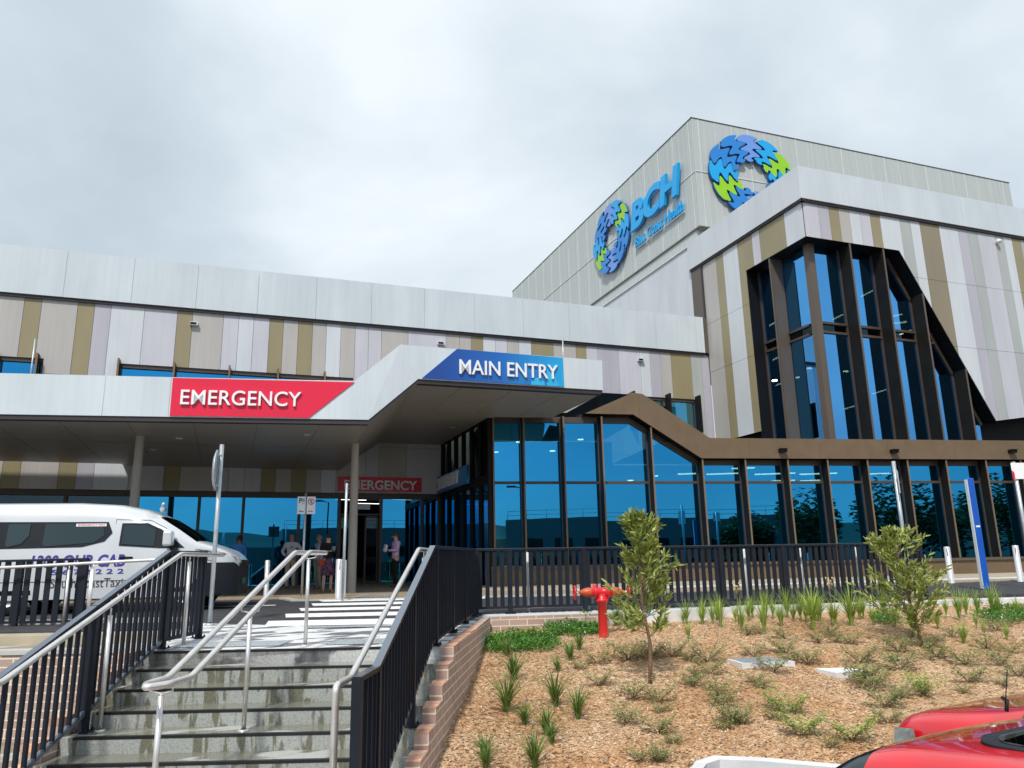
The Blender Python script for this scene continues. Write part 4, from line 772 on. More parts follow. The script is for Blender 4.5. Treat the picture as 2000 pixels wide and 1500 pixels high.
# left cheek of the stair flight
def bricks(mb, pts, vec, us, mi=0, side=1): mb.prism(pts, vec, mi, side, uvs=us)
q = MB()
for k in range(8):
    n0 = NK-TR*k+.0; n1 = n0-TR; z = -RI*k+.02
    q.prism([sn(SL-.03, n0, z), sn(SL-.03, n1, z), sn(SL-.03, n1, -1.02), sn(SL-.03, n0, -1.02)], -S*.11, 0, 0, uvs=[(n0, z), (n1, z), (n1, -1.02), (n0, -1.02)])
    q.prism([sn(SL-.028, n0, z+.003), sn(SL-.14, n0, z+.003), sn(SL-.14, n1-.004, z+.003), sn(SL-.028, n1-.004, z+.003)], (0, 0, -.06), 1)
q.build('brick_cheek', ['brick', 'brick_cap'], ST)

# ---- brick retaining walls
BW = empty('brick_retaining_wall', sn(-.6, 9, -1), 'stepped pink brick wall between the stairs and the mulch bank', 'wall')
q = MB(); CN0 = 9.03
q.prism([sn(wo_(CN0), CN0, 0), sn(wo_(13.13), 13.13, .055), sn(wo_(13.13), 13.13, -1.3), sn(wo_(CN0), CN0, -1.3)], -S*.13, 0, 0, uvs=[(CN0, 0), (13.13, 0.055), (13.13, -1.3), (CN0, -1.3)])
for k in range(1, 9):
    a = CN0-.385*k; b = a+.385; z = -RI*k
    q.prism([sn(wo_(a), a, z), sn(wo_(b), b, z), sn(wo_(b), b, -1.4), sn(wo_(a), a, -1.4)], -S*.13, 0, 0, uvs=[(a, z), (b, z), (b, -1.4), (a, -1.4)])
    q.face([sn(wo_(a)+.0, a-.002, z), sn(wi(a), a-.002, z), sn(wi(a), a-.002, z-.3), sn(wo_(a), a-.002, z-.3)], 0, uv=[(0, z+RI*k*0), (.13, z), (.13, z-.3), (0, z-.3)])
q.face([sn(wo_(CN0), CN0-.002, 0), sn(wi(CN0), CN0-.002, 0), sn(wi(CN0), CN0-.002, -.3), sn(wo_(CN0), CN0-.002, -.3)], 0, uv=[(0, 0), (.13, 0), (.13, -.3), (0, -.3)])
q.prism([sn(-.22, 13.14, .05), sn(1.75, 13.52, .05), sn(1.75, 13.52, -.5), sn(-.22, 13.14, -.5)], NN*.08-V((0, 0, 0)), 0, 0, uvs=[(0, .05), (2, .05), (2, -.5), (0, -.5)])
q.build('brickwork', 'brick', BW)
q = MB(); rng = random.Random(2)
n = CN0
while n < 13.1: q.prism([sn(wo_(n)+.003, n+.003, .004+.012*(n-9)), sn(wo_(n+.1)+.003, n+.097, .004+.012*(n-9)), sn(wi(n+.1), n+.097, .004+.012*(n-9)), sn(wi(n), n+.003, .004+.012*(n-9))], (0, 0, -.012), 0); n += .1
for k in range(1, 9):
    a = CN0-.385*k
    for j in range(2): q.prism([sn(wo_(a)+.003, a-.004+j*.19, -RI*k+.004), sn(wo_(a)+.003+.015, a+.18+j*.19, -RI*k+.004), sn(wi(a)+.012, a+.18+j*.19, -RI*k+.004), sn(wi(a), a-.004+j*.19, -RI*k+.004)], (0, 0, -.012), 0)
q.build('coping_bricks', 'brick_cap', BW)
RW = empty('ramp_wall', sn(-8, 9.7, -1), 'long low brick wall beside the ramp at the left of the stairs', 'wall')
q = MB(); q.prism([sn(-16, 9.7, -.06), sn(-4.25, 9.7, -.06), sn(-4.25, 9.7, -1.05), sn(-16, 9.7, -1.05)], NN*.11, 0, 0, uvs=[(-16, -.06), (-4.25, -.06), (-4.25, -1.05), (-16, -1.05)]); q.build('brickwork', 'brick', RW)
q = MB(); q.prism([sn(-16, 9.68, -.055), sn(-4.25, 9.68, -.055), sn(-4.25, 9.95, -.055), sn(-16, 9.95, -.055)], (0, 0, .05)); q.build('coping', 'concrete', RW, bevel=.008)
g = MB(); g.prism([sn(-16, 9.9, -.14), sn(-4.25, 9.9, -.1), sn(-4.25, 11.7, -.1), sn(-16, 11.7, -.14)], (0, 0, -.9)); struct(g, 'ramp', 'wet_ground')
g = MB(); g.prism([sn(-16, 11.55, .0), sn(-4.95, 11.55, .02), sn(-4.95, 13.35, .04), sn(-16, 13.35, .03)], (0, 0, -1)); struct(g, 'ramp_upstand', 'beige_concrete', bevel=.01)
g = MB(); g.prism([sn(-16, 13.3, .13), sn(-5.2, 13.3, .13), sn(-5.2, 13.55, .13), sn(-16, 13.55, .13)], (0, 0, -.5)); struct(g, 'ramp_kerb', 'concrete')

# ================================================================ BALUSTRADES
mk('rail_sky_sheen', (0.20, 0.23, 0.28), rough=0.25, metal=0.6, var=0.05)  # charcoal rails made paler: the sky's reflection is put into the colour
def balustrade(name, label, group, line, pts, posts, gap=.115, sw=.068, plate_=True, dp=.0125):
    """line(n_or_t) -> (s, n); pts: [(t, ztop, zbot)], posts: [(t, zbase, ztop)]"""
    root = empty(name, sn(*line(posts[0][0]), posts[0][1]), label, 'balustrade', group)
    for (t0, za, zb2), (t1, zc, zd) in zip(pts, pts[1:]):
        a = sn(*line(t0), za); b = sn(*line(t1), zc); d = (b-a); hd = V((d.x, d.y, 0)).normalized(); L = math.hypot(d.x, d.y)
        q = MB(); q.beam(a-V((0, 0, .02)), b-V((0, 0, .02)), .062, .035, mi=0); q.beam(a-V((0, 0, .0012)), b-V((0, 0, .0012)), .0625, .006, mi=1); q.build('top_rail', ['charcoal', 'rail_sky_sheen'], root)
        q = MB(); q.beam(sn(*line(t0), zb2), sn(*line(t1), zd), .04, .04); q.build('bottom_rail', 'rail_sky_sheen' if abs(zb2-zd) > .2 else 'charcoal', root)
        q = MB(); cnt = max(1, int(L/gap)); 
        for i in range(cnt):
            f = (i+.5)/cnt; p = a.lerp(b, f); zt = p.z-.035; zbb = zb2+(zd-zb2)*f
            q.box(V((p.x, p.y, (zt+zbb)/2)), hd*sw/2, V((-hd.y, hd.x, 0))*dp, V((0, 0, (zt-zbb)/2)))
        q.build('slat_panel', 'charcoal', root)
    for t, z0, z1 in posts:
        s_, n_ = line(t); s2, n2 = line(t+.1); hd = (sn(s2, n2)-sn(s_, n_)).normalized(); pp = V((-hd.y, hd.x, 0)); c = sn(s_, n_, (z0+z1)/2); q = MB()
        q.box(c, hd*.035, pp*.035, V((0, 0, (z1-z0)/2)))
        if plate_:
            q.box(sn(s_, n_, z0+.006), hd*.085, pp*.07, V((0, 0, .006)))
            for i in (-1, 1):
                for j in (-1, 1): q.lathe(sn(s_, n_, z0+.012)+hd*.065*i+pp*.05*j, [(.012, 0), (.012, .02), (0, .025)], seg=6)
        q.build('post', 'charcoal', root)
    return root
rl = lambda n: (-.8+.068*(n-9.2), n)
balustrade('stair_balustrade', 'dark slatted balustrade down the right side of the stairs, above the pink brick wall', 'balustrades beside the stairs', rl,
    [(5.7, .14, -.85), (6.28, .14, -.85), (9.0, 1.11, .06), (13.5, 1.16, .13)],
    [(5.72, -1.02, .13), (6.3, -1.02, .12), (7.78, -.584, .66), (9.2, 0, 1.1), (10.65, .03, 1.12), (12.02, .04, 1.13), (13.2, .05, 1.14)], gap=.12, sw=.016, dp=.027)
ll = lambda n: (-4.0, n)
balustrade('stair_balustrade', 'dark slatted balustrade down the left side of the stairs, in front of the white van', 'balustrades beside the stairs', ll,
    [(4.6, -.55, -1.45), (9.43, 1.12, .1), (10.6, 1.13, .1)], [(5.7, -1.02, -.2), (7.86, -.584, .57), (9.45, 0, 1.1), (10.55, .03, 1.12)], gap=.125, sw=.016, dp=.021)
fl_ = lambda s: (s, 13.62+.2*(s+.48))
send = -.48
while proj(sn(*fl_(send), .6))[0] < 1800: send += .05
nP = 8; fp = [-.48+(send+.48)*i/(nP-1) for i in range(nP)]
fp = [-.48, .1, 1.42, 2.72, 4.0, 5.25, 6.45, send]
balustrade('road_balustrade', 'long dark slatted balustrade on a concrete kerb behind the mulch bank', None, fl_, [(-.48, 1.16, .17), (send, 1.16, .17)], [(t, .06, 1.15) for t in fp], gap=.128, sw=.07)
balustrade('ramp_balustrade', 'dark slatted balustrade along the ramp at the far left, in front of the van', None, lambda s: (s, 13.1), [(-12, 1.10, .12), (-6.9, 1.12, .12)], [(-11.1, .03, 1.1), (-9.5, .03, 1.1), (-7.95, .03, 1.1), (-6.9, .03, 1.12)], gap=.165, sw=.09)

def rail_thing(name, label, group, paths, posts, r=.026):
    root = empty(name, posts[0][0], label, 'handrail', group)
    for p in paths: q = MB(); q.tube(p, r, 14); q.build('rail', 'steel', root)
    for b, t, side in posts:
        q = MB(); q.tube([b, V((t.x, t.y, t.z-.09))], .022, 12); q.lathe(b, [(.055, 0), (.055, .008), (.03, .014)], seg=16); q.build('post', 'steel', root)
        q = MB(); pts = [V((t.x, t.y, t.z-.09)), V((t.x, t.y, t.z-.075))+side*.03, V((t.x, t.y, t.z-.06))+side, t+side+V((0, 0, -.02))]; q.tube(pts, .008, 8)
        if side.length > .03: q.tube([V((t.x, t.y, t.z-.09)), V((t.x, t.y, t.z-.075))-side*.03, V((t.x, t.y, t.z-.06))-side, t-side+V((0, 0, -.02))], .008, 8)
        q.build('bracket', 'steel', root)
    return root
def smooth(pts, k=3):
    pts = [V(p) for p in pts]
    for _ in range(k):
        out = [pts[0]]
        for a, b in zip(pts, pts[1:]): out += [a.lerp(b, .25), a.lerp(b, .75)]
        out.append(pts[-1]); pts = out
    return pts
def elbow(pts, r=.07):
    pts = [V(p) for p in pts]; out = [pts[0]]
    for a, b, c in zip(pts, pts[1:], pts[2:]):
        u = (a-b).normalized(); w = (c-b).normalized(); p, q = b+u*r, b+w*r
        for i in range(6): f = i/5; out.append(p.lerp(b, f).lerp(b.lerp(q, f), f))
    return out+[pts[-1]]
sc_ = lambda n: -2.35-.065*(9.45-n)
def cp(n, z, o): return sn(sc_(n)+o, n, z)
zt = 1.07
path = elbow([cp(9.95, zt, -.0), cp(9.95, zt, -.085), cp(9.25, zt, -.085), cp(6.37, .07, -.085), cp(6.05, .07, -.085), cp(5.88, .07, 0.0), cp(6.05, .07, .085), cp(6.4, .07, .085), cp(9.25, zt, .085), cp(9.95, zt, .085), cp(9.95, zt, 0)], .06)
rail_thing('stair_handrail', 'twin stainless steel handrail looping down the middle of the stairs', 'stainless handrails', [path],
    [(cp(9.5, 0, 0), cp(9.5, zt, 0), S*.085), (cp(7.76, -.584, 0), cp(7.76, .55, 0), S*.085), (cp(6.12, -1.02, 0), cp(6.12, .07, 0), S*.085)])
rail_thing('stair_handrail', 'stainless handrail inside the left balustrade of the stairs', 'stainless handrails', [elbow([sn(-3.87, 10.9, 1.08), sn(-3.87, 9.48, 1.08), sn(-3.87, 6.29, .07), sn(-3.87, 5.3, .05)], .05)],
    [(sn(-3.87, 9.75, 0), sn(-3.87, 9.75, 1.08), S*.001), (sn(-3.87, 7.9, -.584), sn(-3.87, 7.9, .56), S*.001), (sn(-3.87, 5.9, -1.02), sn(-3.87, 5.9, .05), S*.001)])
rr = lambda n, z, o=-.15: sn(rl(n)[0]+o, n, z)
rail_thing('stair_handrail', 'stainless handrail inside the right balustrade of the stairs', 'stainless handrails', [elbow([rr(9.8, 1.07, -.05), rr(9.6, 1.07), rr(8.95, 1.07), rr(6.1, .08), rr(5.72, .08), rr(5.7, -.9)], .05)],
    [(rr(9.3, 0), rr(9.3, 1.07), S*.001)])
rail_thing('ramp_handrail', 'level stainless handrail along the ramp at the far left', 'stainless handrails', [[sn(-12, 12.9, .92), sn(-8.0, 12.9, .99), sn(-5.6, 12.9, 1.07), sn(-4.9, 12.9, 1.08)]],
    [(sn(-7.06, 12.9, .0), sn(-7.06, 12.9, 1.02), S*.001), (sn(-6.72, 12.95, .0), sn(-6.72, 12.95, 1.03), S*.001), (sn(-6.62, 12.8, .0), sn(-6.62, 12.8, 1.03), S*.001)])
# pale conduit posts behind the road balustrade
for i, t in enumerate((.42, 1.5, 3.45, 4.55, 5.7, 6.9, 8.0)):
    if t > send: continue
    b = sn(*fl_(t), .06)+NN*.22; q = MB(); q.tube([b, b+V((0, 0, 1.03))], .022, 8); q.lathe(b, [(.05, 0), (.05, .01)], seg=10)
    tag(q.build('handrail_post', 'seam_light'), 'slim pale metal post standing just behind the long road balustrade', 'post', 'slim posts behind the road balustrade')

# ================================================================ TACTILE PAVING AND GRATES
def tactile(c, w, l, label, group='tactile paving pads'):
    r = empty('tactile_pad', c, label, 'tactile paving', group); q = MB(); nx, ny = int(w/.055), int(l/.055)
    q.prism([c+S*(-w/2)+NN*(-l/2), c+S*(w/2)+NN*(-l/2), c+S*(w/2)+NN*(l/2), c+S*(-w/2)+NN*(l/2)], (0, 0, .006)); q.build('base', 'galv', r)
    q = MB()
    for i in range(nx):
        for j in range(ny): p = c+S*((i+.5)*.055-w/2)+NN*((j+.5)*.055-l/2)+V((0, 0, .006)); q.lathe(p, [(.016, 0), (.011, .006), (0, .0065)], seg=6)
    q.build('stud', 'galv', r); r.children[-1]['kind'] = 'stuff'
tactile(sn(-3.25, 9.75, .012), 1.25, .6, 'grey studded tactile pad at the stair head, left of the centre handrail')
tactile(sn(-1.6, 9.75, .012), 1.0, .6, 'grey studded tactile pad at the stair head, right of the centre handrail')
tactile(sn(-1.9, 11.6, .056), 1.9, .22, 'narrow studded tactile strip at the edge of the zebra crossing')
gt = gr(705, 1163); r = empty('entrance_grate', (gt.x, gt.y, gt.z+.02), 'striped metal grate in the brown paving by the grey column', 'grate'); q = MB()
cgr = pl(-3.6, 19.35, .03)
q = MB(); q.prism([pl(-3.55, 18.95, .027), pl(-2.75, 18.95, .027), pl(-2.75, 20.0, .027), pl(-3.55, 20.0, .027)], (0, 0, -.005)); q.build('pit', 'black', r)
for k in range(11): q = MB(); a = pl(-3.5+k*.072, 18.97, .032); b = pl(-3.5+k*.072, 19.98, .032); q.beam(a, b, .03, .012); q.build('bar', 'seam_light', r)
q = MB()
for k in range(26): a = pl(-3.5+k*.1, 18.78, .034); q.lathe(a, [(.03, 0), (.02, .006), (0, .007)], seg=6)
tag(q.build('tactile_strip', 'black'), 'row of dark studs along the kerb of the brown paving', 'tactile paving')

# ================================================================ POLES, BOLLARDS, SIGNS
b = gr(409.5, 1221); q_ = empty('mirror_pole', b, 'tall galvanised pole with a round sign seen edge-on, behind the left balustrade', 'sign post')
topz = 2.88
q = MB(); q.tube([b, b+V((0, 0, topz-b.z))], .034, 14); q.lathe(b, [(.07, 0), (.07, .02), (.04, .03)], seg=14); q.build('pole', 'galv', q_)
dc = hit(412, 919, b, FXY); dc = V((b.x, b.y, dc.z)); ax = V((math.cos(R(192)), math.sin(R(192)), 0)).normalized()
ax = V((-.80, .60, 0)).normalized(); ax = (V((b.x, b.y, 0)).normalized()*.12+V((-b.y, b.x, 0)).normalized()).normalized()
q = MB(); q.lathe(dc+ax*.05, [(.0, 0), (.33, 0), (.335, .01), (.32, .02), (.25, .045), (0, .07)], seg=32, axis=ax); q.build('disc', 'galv', q_)
q = MB()
for dz_ in (-.25, .25): q.box(dc+ax*.03+V((0, 0, dz_)), ax*.04, V((-ax.y, ax.x, 0))*.045, V((0, 0, .015)))
q.build('bracket', 'galv', q_)
b = gr(589, 1166); q_ = empty('parking_sign', b, 'thin pole with two small white parking plates reading P10 and no stopping', 'sign')
zt = hit(599, 963, b, FXY).z; q = MB(); q.tube([b, b+V((.0, 0, zt-b.z))], .03, 12); q.build('pole', 'galv', q_)
PS = Plane((b.x, b.y-.05), (math.cos(YAW*.3), -math.sin(YAW*.3)))
def plate_at(x0, x1, y0, y1): a = PS.px(x0, y1); c = PS.px(x1, y0); return a[0], a[1], c[0], c[1]
for k, (x0, x1) in enumerate(((580, 597.5), (598.5, 616.5))):
    a0, z0, a1, z1 = plate_at(x0, x1, 970, 1004); q = MB(); q.prism([PS.pt(a0, z0), PS.pt(a1, z0), PS.pt(a1, z1), PS.pt(a0, z1)], PS.out*-.004); q.build('sign_plate', 'letter_white', q_, bevel=0)
    w = a1-a0
    mk('sign_green', (0.01, .12, .06)); 
    if k == 0:
        text('P', 'lettering', w*.38, frame_on(PS, a0+.04, z1-.17, .003), 'sign_green', q_, depth=.003, off=.02, height=.13); text('10', 'lettering', w*.33, frame_on(PS, a0+w*.55, z1-.14, .003), 'sign_green', q_, depth=.003, off=.02, height=.10)
        text('MINUTE', 'lettering', w*.3, frame_on(PS, a0+w*.56, z1-.185, .003), 'sign_green', q_, depth=.003, height=.022)
        q = MB(); q.face([PS.pt(a0+.05, z0+.07, .003), PS.pt(a0+.09, z0+.045, .003), PS.pt(a0+.09, z0+.06, .003), PS.pt(a1-.04, z0+.06, .003), PS.pt(a1-.04, z0+.08, .003), PS.pt(a0+.09, z0+.08, .003), PS.pt(a0+.09, z0+.095, .003)]); q.build('arrow', 'sign_green', q_)
    else:
        cx, cz = (a0+a1)/2, z1-.13; ring = [(cx+math.cos(i*math.pi/12)*.085, cz+math.sin(i*math.pi/12)*.085) for i in range(24)]; inn = [(cx+math.cos(i*math.pi/12)*.066, cz+math.sin(i*math.pi/12)*.066) for i in range(24)]
        q = MB()
        for i in range(24): j = (i+1) % 24; q.face([PS.pt(*ring[i], .003), PS.pt(*ring[j], .003), PS.pt(*inn[j], .003), PS.pt(*inn[i], .003)])
        q.face([PS.pt(cx-.062, cz+.052, .0045), PS.pt(cx-.052, cz+.062, .0045), PS.pt(cx+.062, cz-.052, .0045), PS.pt(cx+.052, cz-.062, .0045)]); q.build('symbol', 'sign_red', q_); q = MB()
        q.face([PS.pt(a1-.05, z0+.07, .003), PS.pt(a1-.09, z0+.045, .003), PS.pt(a1-.09, z0+.06, .003), PS.pt(a0+.04, z0+.06, .003), PS.pt(a0+.04, z0+.08, .003), PS.pt(a1-.09, z0+.08, .003), PS.pt(a1-.09, z0+.095, .003)]); q.build('arrow', 'sign_red', q_)
        text('S', 'lettering', .055, frame_on(PS, cx-.027, cz-.045, .003), 'text_dark', q_, depth=.002, off=.015, height=.09)
def bollard(b, h, label, r=.07, slot=True, slant=.0):
    o = empty('bollard', b, label, 'bollard', 'stainless bollards'); q = MB(); q.lathe(b, [(r+.01, 0), (r+.01, .01), (r, .012), (r, h-.01), (r-.01, h), (0, h)], seg=20); q.build('tube', 'seam_light' if slot is None else 'steel_pale', o)
    if slot:
        d = (V((CAM.x, CAM.y, 0))-V((b.x, b.y, 0))).normalized(); p = V((-d.y, d.x, 0)); q = MB(); q.box(b+d*(r+.001)+V((0, 0, h-.14)), p*.011, d*.006, V((0, 0, .10))); q.build('slot', 'black', o)
mk('steel_pale', (0.62, 0.63, 0.66), rough=0.35, metal=0.35, var=0.06, vscale=10, stretch=(1, 1, 5))
bollard(gr(661, 1172), .93, 'white slotted bollard at the foot of the tall pole beside the grey column', .085)
bollard(gr(671, 1166), .9, 'slim white bollard right behind the slotted one, left of the grey column', .055, slot=False)
bollard(gr(519, 1169), .93, 'thin bollard behind the centre handrail, near the man in tan trousers', .06, slot=False)
bollard(gr(1859, 1139), .94, 'steel bollard left of the tall blue pylon on the right-hand footpath', .075)
bollard(gr(1994, 1136), .94, 'steel bollard at the right edge of the photo, right of the blue pylon', .075)
b = gr(662, 1176)+FXY*.35; q = MB(); zt = hit(667, 944, b, FXY).z; q.tube([b, b+V((.02, 0, zt-b.z))], .033, 12); tag(q.build('street_pole', 'galv'), 'tall thin galvanised pole rising from the slotted bollard, left of the grey column', 'pole')
b = gr(1779, 1150); o = empty('street_sign', b, 'galvanised pole with a blank sign seen from behind, above the right sapling', 'sign post'); zt = hit(1745, 901, b, FXY).z
q = MB(); q.tube([b, V((b.x-.02, b.y, zt))], .045, 14); q.build('pole', 'galv', o)
PB = Plane((b.x, b.y-.06), (math.cos(R(40)), math.sin(R(40)))); q = MB(); a = hit(1737, 964, (b.x, b.y, 0), FXY); zz1 = hit(1740, 920, b, FXY).z; zz0 = hit(1745, 964, b, FXY).z
q.prism([PB.pt(-.19, zz0), PB.pt(.13, zz0), PB.pt(.13, zz1), PB.pt(-.19, zz1)], PB.out*.006); q.build('sign_plate', 'letter_white', o, bevel=.0)
b = gr(1926, 1152); o = empty('blue_pylon', b, 'tall slim blue pylon with tiny white lettering on the right-hand kerb', 'pylon'); zt = hit(1894, 934, b, FXY).z
q = MB(); ex = V((math.cos(R(-10)), math.sin(R(-10)), 0)); ey = V((-ex.y, ex.x, 0)); q.box(b+V((0, 0, (zt-b.z)/2)), ex*.085, ey*.05, V((0, 0, (zt-b.z)/2))); q.build('column', 'pylon_blue', o, bevel=.02)
q = MB(); q.box(b-ex*.09+V((0, 0, (zt-b.z)/2)), ex*.008, ey*.04, V((0, 0, (zt-b.z)/2-.03))); q.build('edge_strip', 'seam_light', o)
q = MB(); q.box(b-ey*.053+V((0, 0, (zt-b.z)*.56)), ex*.05, ey*.003, V((0, 0, .02))); q.build('label', 'letter_white', o)
b = gr(2021, 1150); o = empty('roadside_sign', b, 'red and white sign at the right edge of the photo, partly cut off', 'sign post'); zt = hit(1990, 902, b, FXY).z; q = MB(); q.tube([b, V((b.x, b.y, zt))], .04, 12); q.build('pole', 'galv', o)
PB = Plane((b.x, b.y-.06), (math.cos(R(-15)), math.sin(R(-15)))); q = MB(); q.prism([PB.pt(-.14, zt-.4), PB.pt(.2, zt-.4), PB.pt(.2, zt-.03), PB.pt(-.14, zt-.03)], PB.out*.006, 0); q.prism([PB.pt(-.145, zt-.4, .01), PB.pt(-.09, zt-.4, .01), PB.pt(-.09, zt-.25, .01), PB.pt(-.145, zt-.2, .01)], PB.out*.004, 1); q.build('sign_plate', ['letter_white', 'sign_red'], o)

# ================================================================ FIRE STANDPIPE, PIT LIDS
b = mu(1179, 1244); o = empty('fire_hydrant', b, 'bright red fire hydrant standpipe with two wheel valves in front of the balustrade', 'fire hydrant')
dn_ = (V((b.x, b.y, 0))-V((0, 0, 0))).length; pxm = 1500/((b-CAM).dot(FW)); hT = (1244-1163)/pxm
ax = V((math.cos(-YAW+R(3)), math.sin(-YAW+R(3)), 0)); q = MB()
q.lathe(b-V((0, 0, .05)), [(.072, 0), (.072, hT-.08), (.1, hT-.07), (.1, hT-.03), (.08, hT-.02), (.075, hT+.06)], seg=24); q.build('riser_pipe', 'hydrant_red', o)
c = b+V((0, 0, hT+.03)); q = MB(); q.lathe(c-ax*.17, [(.0, 0), (.075, 0), (.075, .05), (.1, .055), (.1, .08), (.072, .09), (.075, .17), (.072, .25), (.1, .26), (.1, .285), (.075, .29), (.075, .34), (0, .34)], seg=24, axis=ax)
for k in (-1, 1): q.lathe(c+ax*.105*k+V((0, 0, .08)), [(.03, 0), (.03, .04), (.015, .05), (0, .05)], seg=10)
q.build('tee_body', 'hydrant_red', o)
for k in (-1, 1):
    q = MB(); q.lathe(c+ax*.17*k, [(.07, 0), (.075, .05), (.06, .12), (.03, .17), (.018, .19)], seg=18, axis=ax*k); v = q.build('valve', 'hydrant_orange', o)
    q = MB(); q.tube([c+ax*.36*k, c+ax*.43*k], .012, 8); q.build('spindle', 'steel', v)
    wc = c+ax*.43*k; y_ = V((-ax.y, ax.x, 0)); q = MB(); q.tube([wc+(y_*math.cos(i*math.pi/10)+V((0, 0, 1))*math.sin(i*math.pi/10))*.10 for i in range(21)], .014, 8)
    for i in range(3): d = (y_*math.cos(i*math.pi/3)+V((0, 0, 1))*math.sin(i*math.pi/3))*.1; q.tube([wc-d, wc+d], .009, 6)
    q.build('hand_wheel', 'hydrant_red', v)
def pit(pts, label, h, m1, grate):
    P = [mu(*p)+V((0, 0, h)) for p in pts]; zc = sum(p.z for p in P)/4; P = [V((p.x, p.y, zc+.3*(p.z-zc))) for p in P]; c = sum(P, V())/4
    o = empty('pit_lid', c-V((0, 0, h)), label, 'pit cover', 'pit covers in the mulch'); q = MB(); q.prism(P, (0, 0, -.12)); q.build('frame', 'pale_concrete', o)
    q = MB(); Q = [c+(p-c)*.86+V((0, 0, .004)) for p in P]; q.prism(Q, (0, 0, -.003)); q.build('lid', m1, o)
    if grate:
        q = MB()
        for i in range(1, 24): f = i/24; q.beam(Q[0].lerp(Q[1], f)+V((0, 0, .004)), Q[3].lerp(Q[2], f)+V((0, 0, .004)), .008, .008)
        for i in range(1, 10): f = i/10; q.beam(Q[0].lerp(Q[3], f)+V((0, 0, .004)), Q[1].lerp(Q[2], f)+V((0, 0, .004)), .006, .006)
        q.build('grating', 'galv', o)
pit([(1418, 1292), (1450, 1307), (1553, 1301), (1505, 1288)], 'raised pale concrete pit frame with a grey grating, left one of the two', .05, 'galv', True)
pit([(1590, 1306), (1634, 1321), (1700, 1317), (1660, 1304)], 'flat white square pit lid in the mulch, right of the grated one', .02, 'marking', False)
mk('lens', (0.42, 0.44, 0.46), rough=0.15, metal=0.4, coat=1.0, var=0.3, vscale=12)
# ================================================================ VAN
VP_ = Plane((0, 17.0), (math.cos(R(10.4)), -math.sin(R(10.4))))
tN = VP_.px(490, 1120)[0]-.30; VG = .14
def interp(x, tab):
    if x <= tab[0][0]: return tab[0][1]
    for (a, fa), (b, fb_) in zip(tab, tab[1:]):
        if x <= b: return fa+(fb_-fa)*(x-a)/(b-a)
    return tab[-1][1]
ZTOP = [(0, .98), (.06, 1.08), (.25, 1.22), (.5, 1.32), (.80, 1.42), (1.15, 1.68), (1.55, 1.95), (1.9, 2.11), (2.4, 2.22), (3.2, 2.27), (5.6, 2.27), (5.8, 2.2), (5.9, 1.9)]
WID = [(0, .60), (.05, .72), (.15, .84), (.35, .93), (.7, .97), (1.0, .975), (5.7, .975), (5.9, .93)]
YF = [(.0, .97), (.35, .985), (.6, 1.0), (.95, 1.0), (1.2, .985), (1.9, .885), (2.12, .80)]
def vloc(u, y, z): return VP_.pt(tN-u, VG+z*.945, y-.975)     # y measured towards the camera from the centre line
def vy(u, z): return interp(u, WID)*interp(z, YF)
VAN = empty('taxi_van', vloc(3, 0, 0), 'white high roofed minibus taxi with dark windows and blue lettering, parked under the canopy', 'van')
us = [0, .03, .08, .15, .25, .38, .5, .65, .8, .95, 1.15, 1.35, 1.55, 1.75, 1.9, 2.15, 2.4, 2.8, 3.2, 4, 4.8, 5.4, 5.7, 5.8, 5.9]
rows = []
for u in us:
    zt = interp(u, ZTOP); half = []
    for z in (.26, .45, .7, .95): half.append((vy(u, z), min(z, zt-.12)))
    z3 = min(1.2, zt-.09); z4 = min(1.9, zt-.055); half.append((vy(u, z3), z3)); half.append((vy(u, (z3+z4)/2), (z3+z4)/2)); half.append((vy(u, z4), z4))
    y4 = vy(u, z4); half.append((y4-.05, zt-.035 if zt < 2 else zt-.17)); half.append((y4-.14, zt-.012 if zt < 2 else zt-.06)); half.append((y4*.5, zt)); 
    rows.append([vloc(u, y, z) for y, z in half]+[vloc(u, 0, zt+.008)]+[vloc(u, -y, z) for y, z in half[::-1]])
q = MB(); b0 = 0; n_ = len(rows[0]); q.grid(rows)
fi = 0
for i in range(len(us)-1):
    for k in range(n_-1):
        kk = min(k, n_-2-k); um = (us[i]+us[i+1])/2
        if kk <= 2 and um < .62: q.mi[fi] = 1
        if kk <= 0: q.mi[fi] = 0 if um > .62 else 1
        if .85 < um < 1.62 and kk >= 7: q.mi[fi] = 2
        fi += 1
q.face(rows[0][:], 1); q.face(rows[-1][:], 0)
van_body = q.build('body', ['van_white', 'dark_plastic', 'van_glass'], VAN, merge=True)
q = MB(); q.prism([vloc(.3, .93, .27), vloc(5.7, .93, .27), vloc(5.7, -.93, .27), vloc(.3, -.93, .27)], (0, 0, .05)); q.build('underside', 'black', VAN)
def vpx(x, y):     # photo pixel on the flank
    t, z = VP_.px(x, y, 0); return tN-t, (z-VG)/.945
def vpoly(pts, name, m_, off=.006, parent=VAN, th=.004):
    P = [vloc(u, vy(u, z)+off, z) for u, z in pts]; q = MB(); q.prism(P, VP_.out*-th); return q.build(name, m_, parent)
vpoly([(2.52, 1.83), (2.42, 1.60), (2.55, 1.42), (2.95, 1.31), (5.75, 1.27), (5.75, 1.86)], 'window_band', 'dark_plastic', .008)
for a, b in ((2.62, 3.68), (3.95, 4.35), (4.55, 5.65)): vpoly([(a, 1.80), (a+.0 if a > 3 else a-.06, 1.55), (a+.12, 1.39 if a > 3 else 1.40), (b-.04, 1.33), (b, 1.38), (b, 1.80)], 'side_window', 'van_glass', .016)
vpoly([(2.26, 1.80), (1.78, 1.80), (1.50, 1.67), (1.12, 1.36), (1.02, 1.27), (1.5, 1.27), (2.27, 1.33)], 'door_frame', 'dark_plastic', .012)
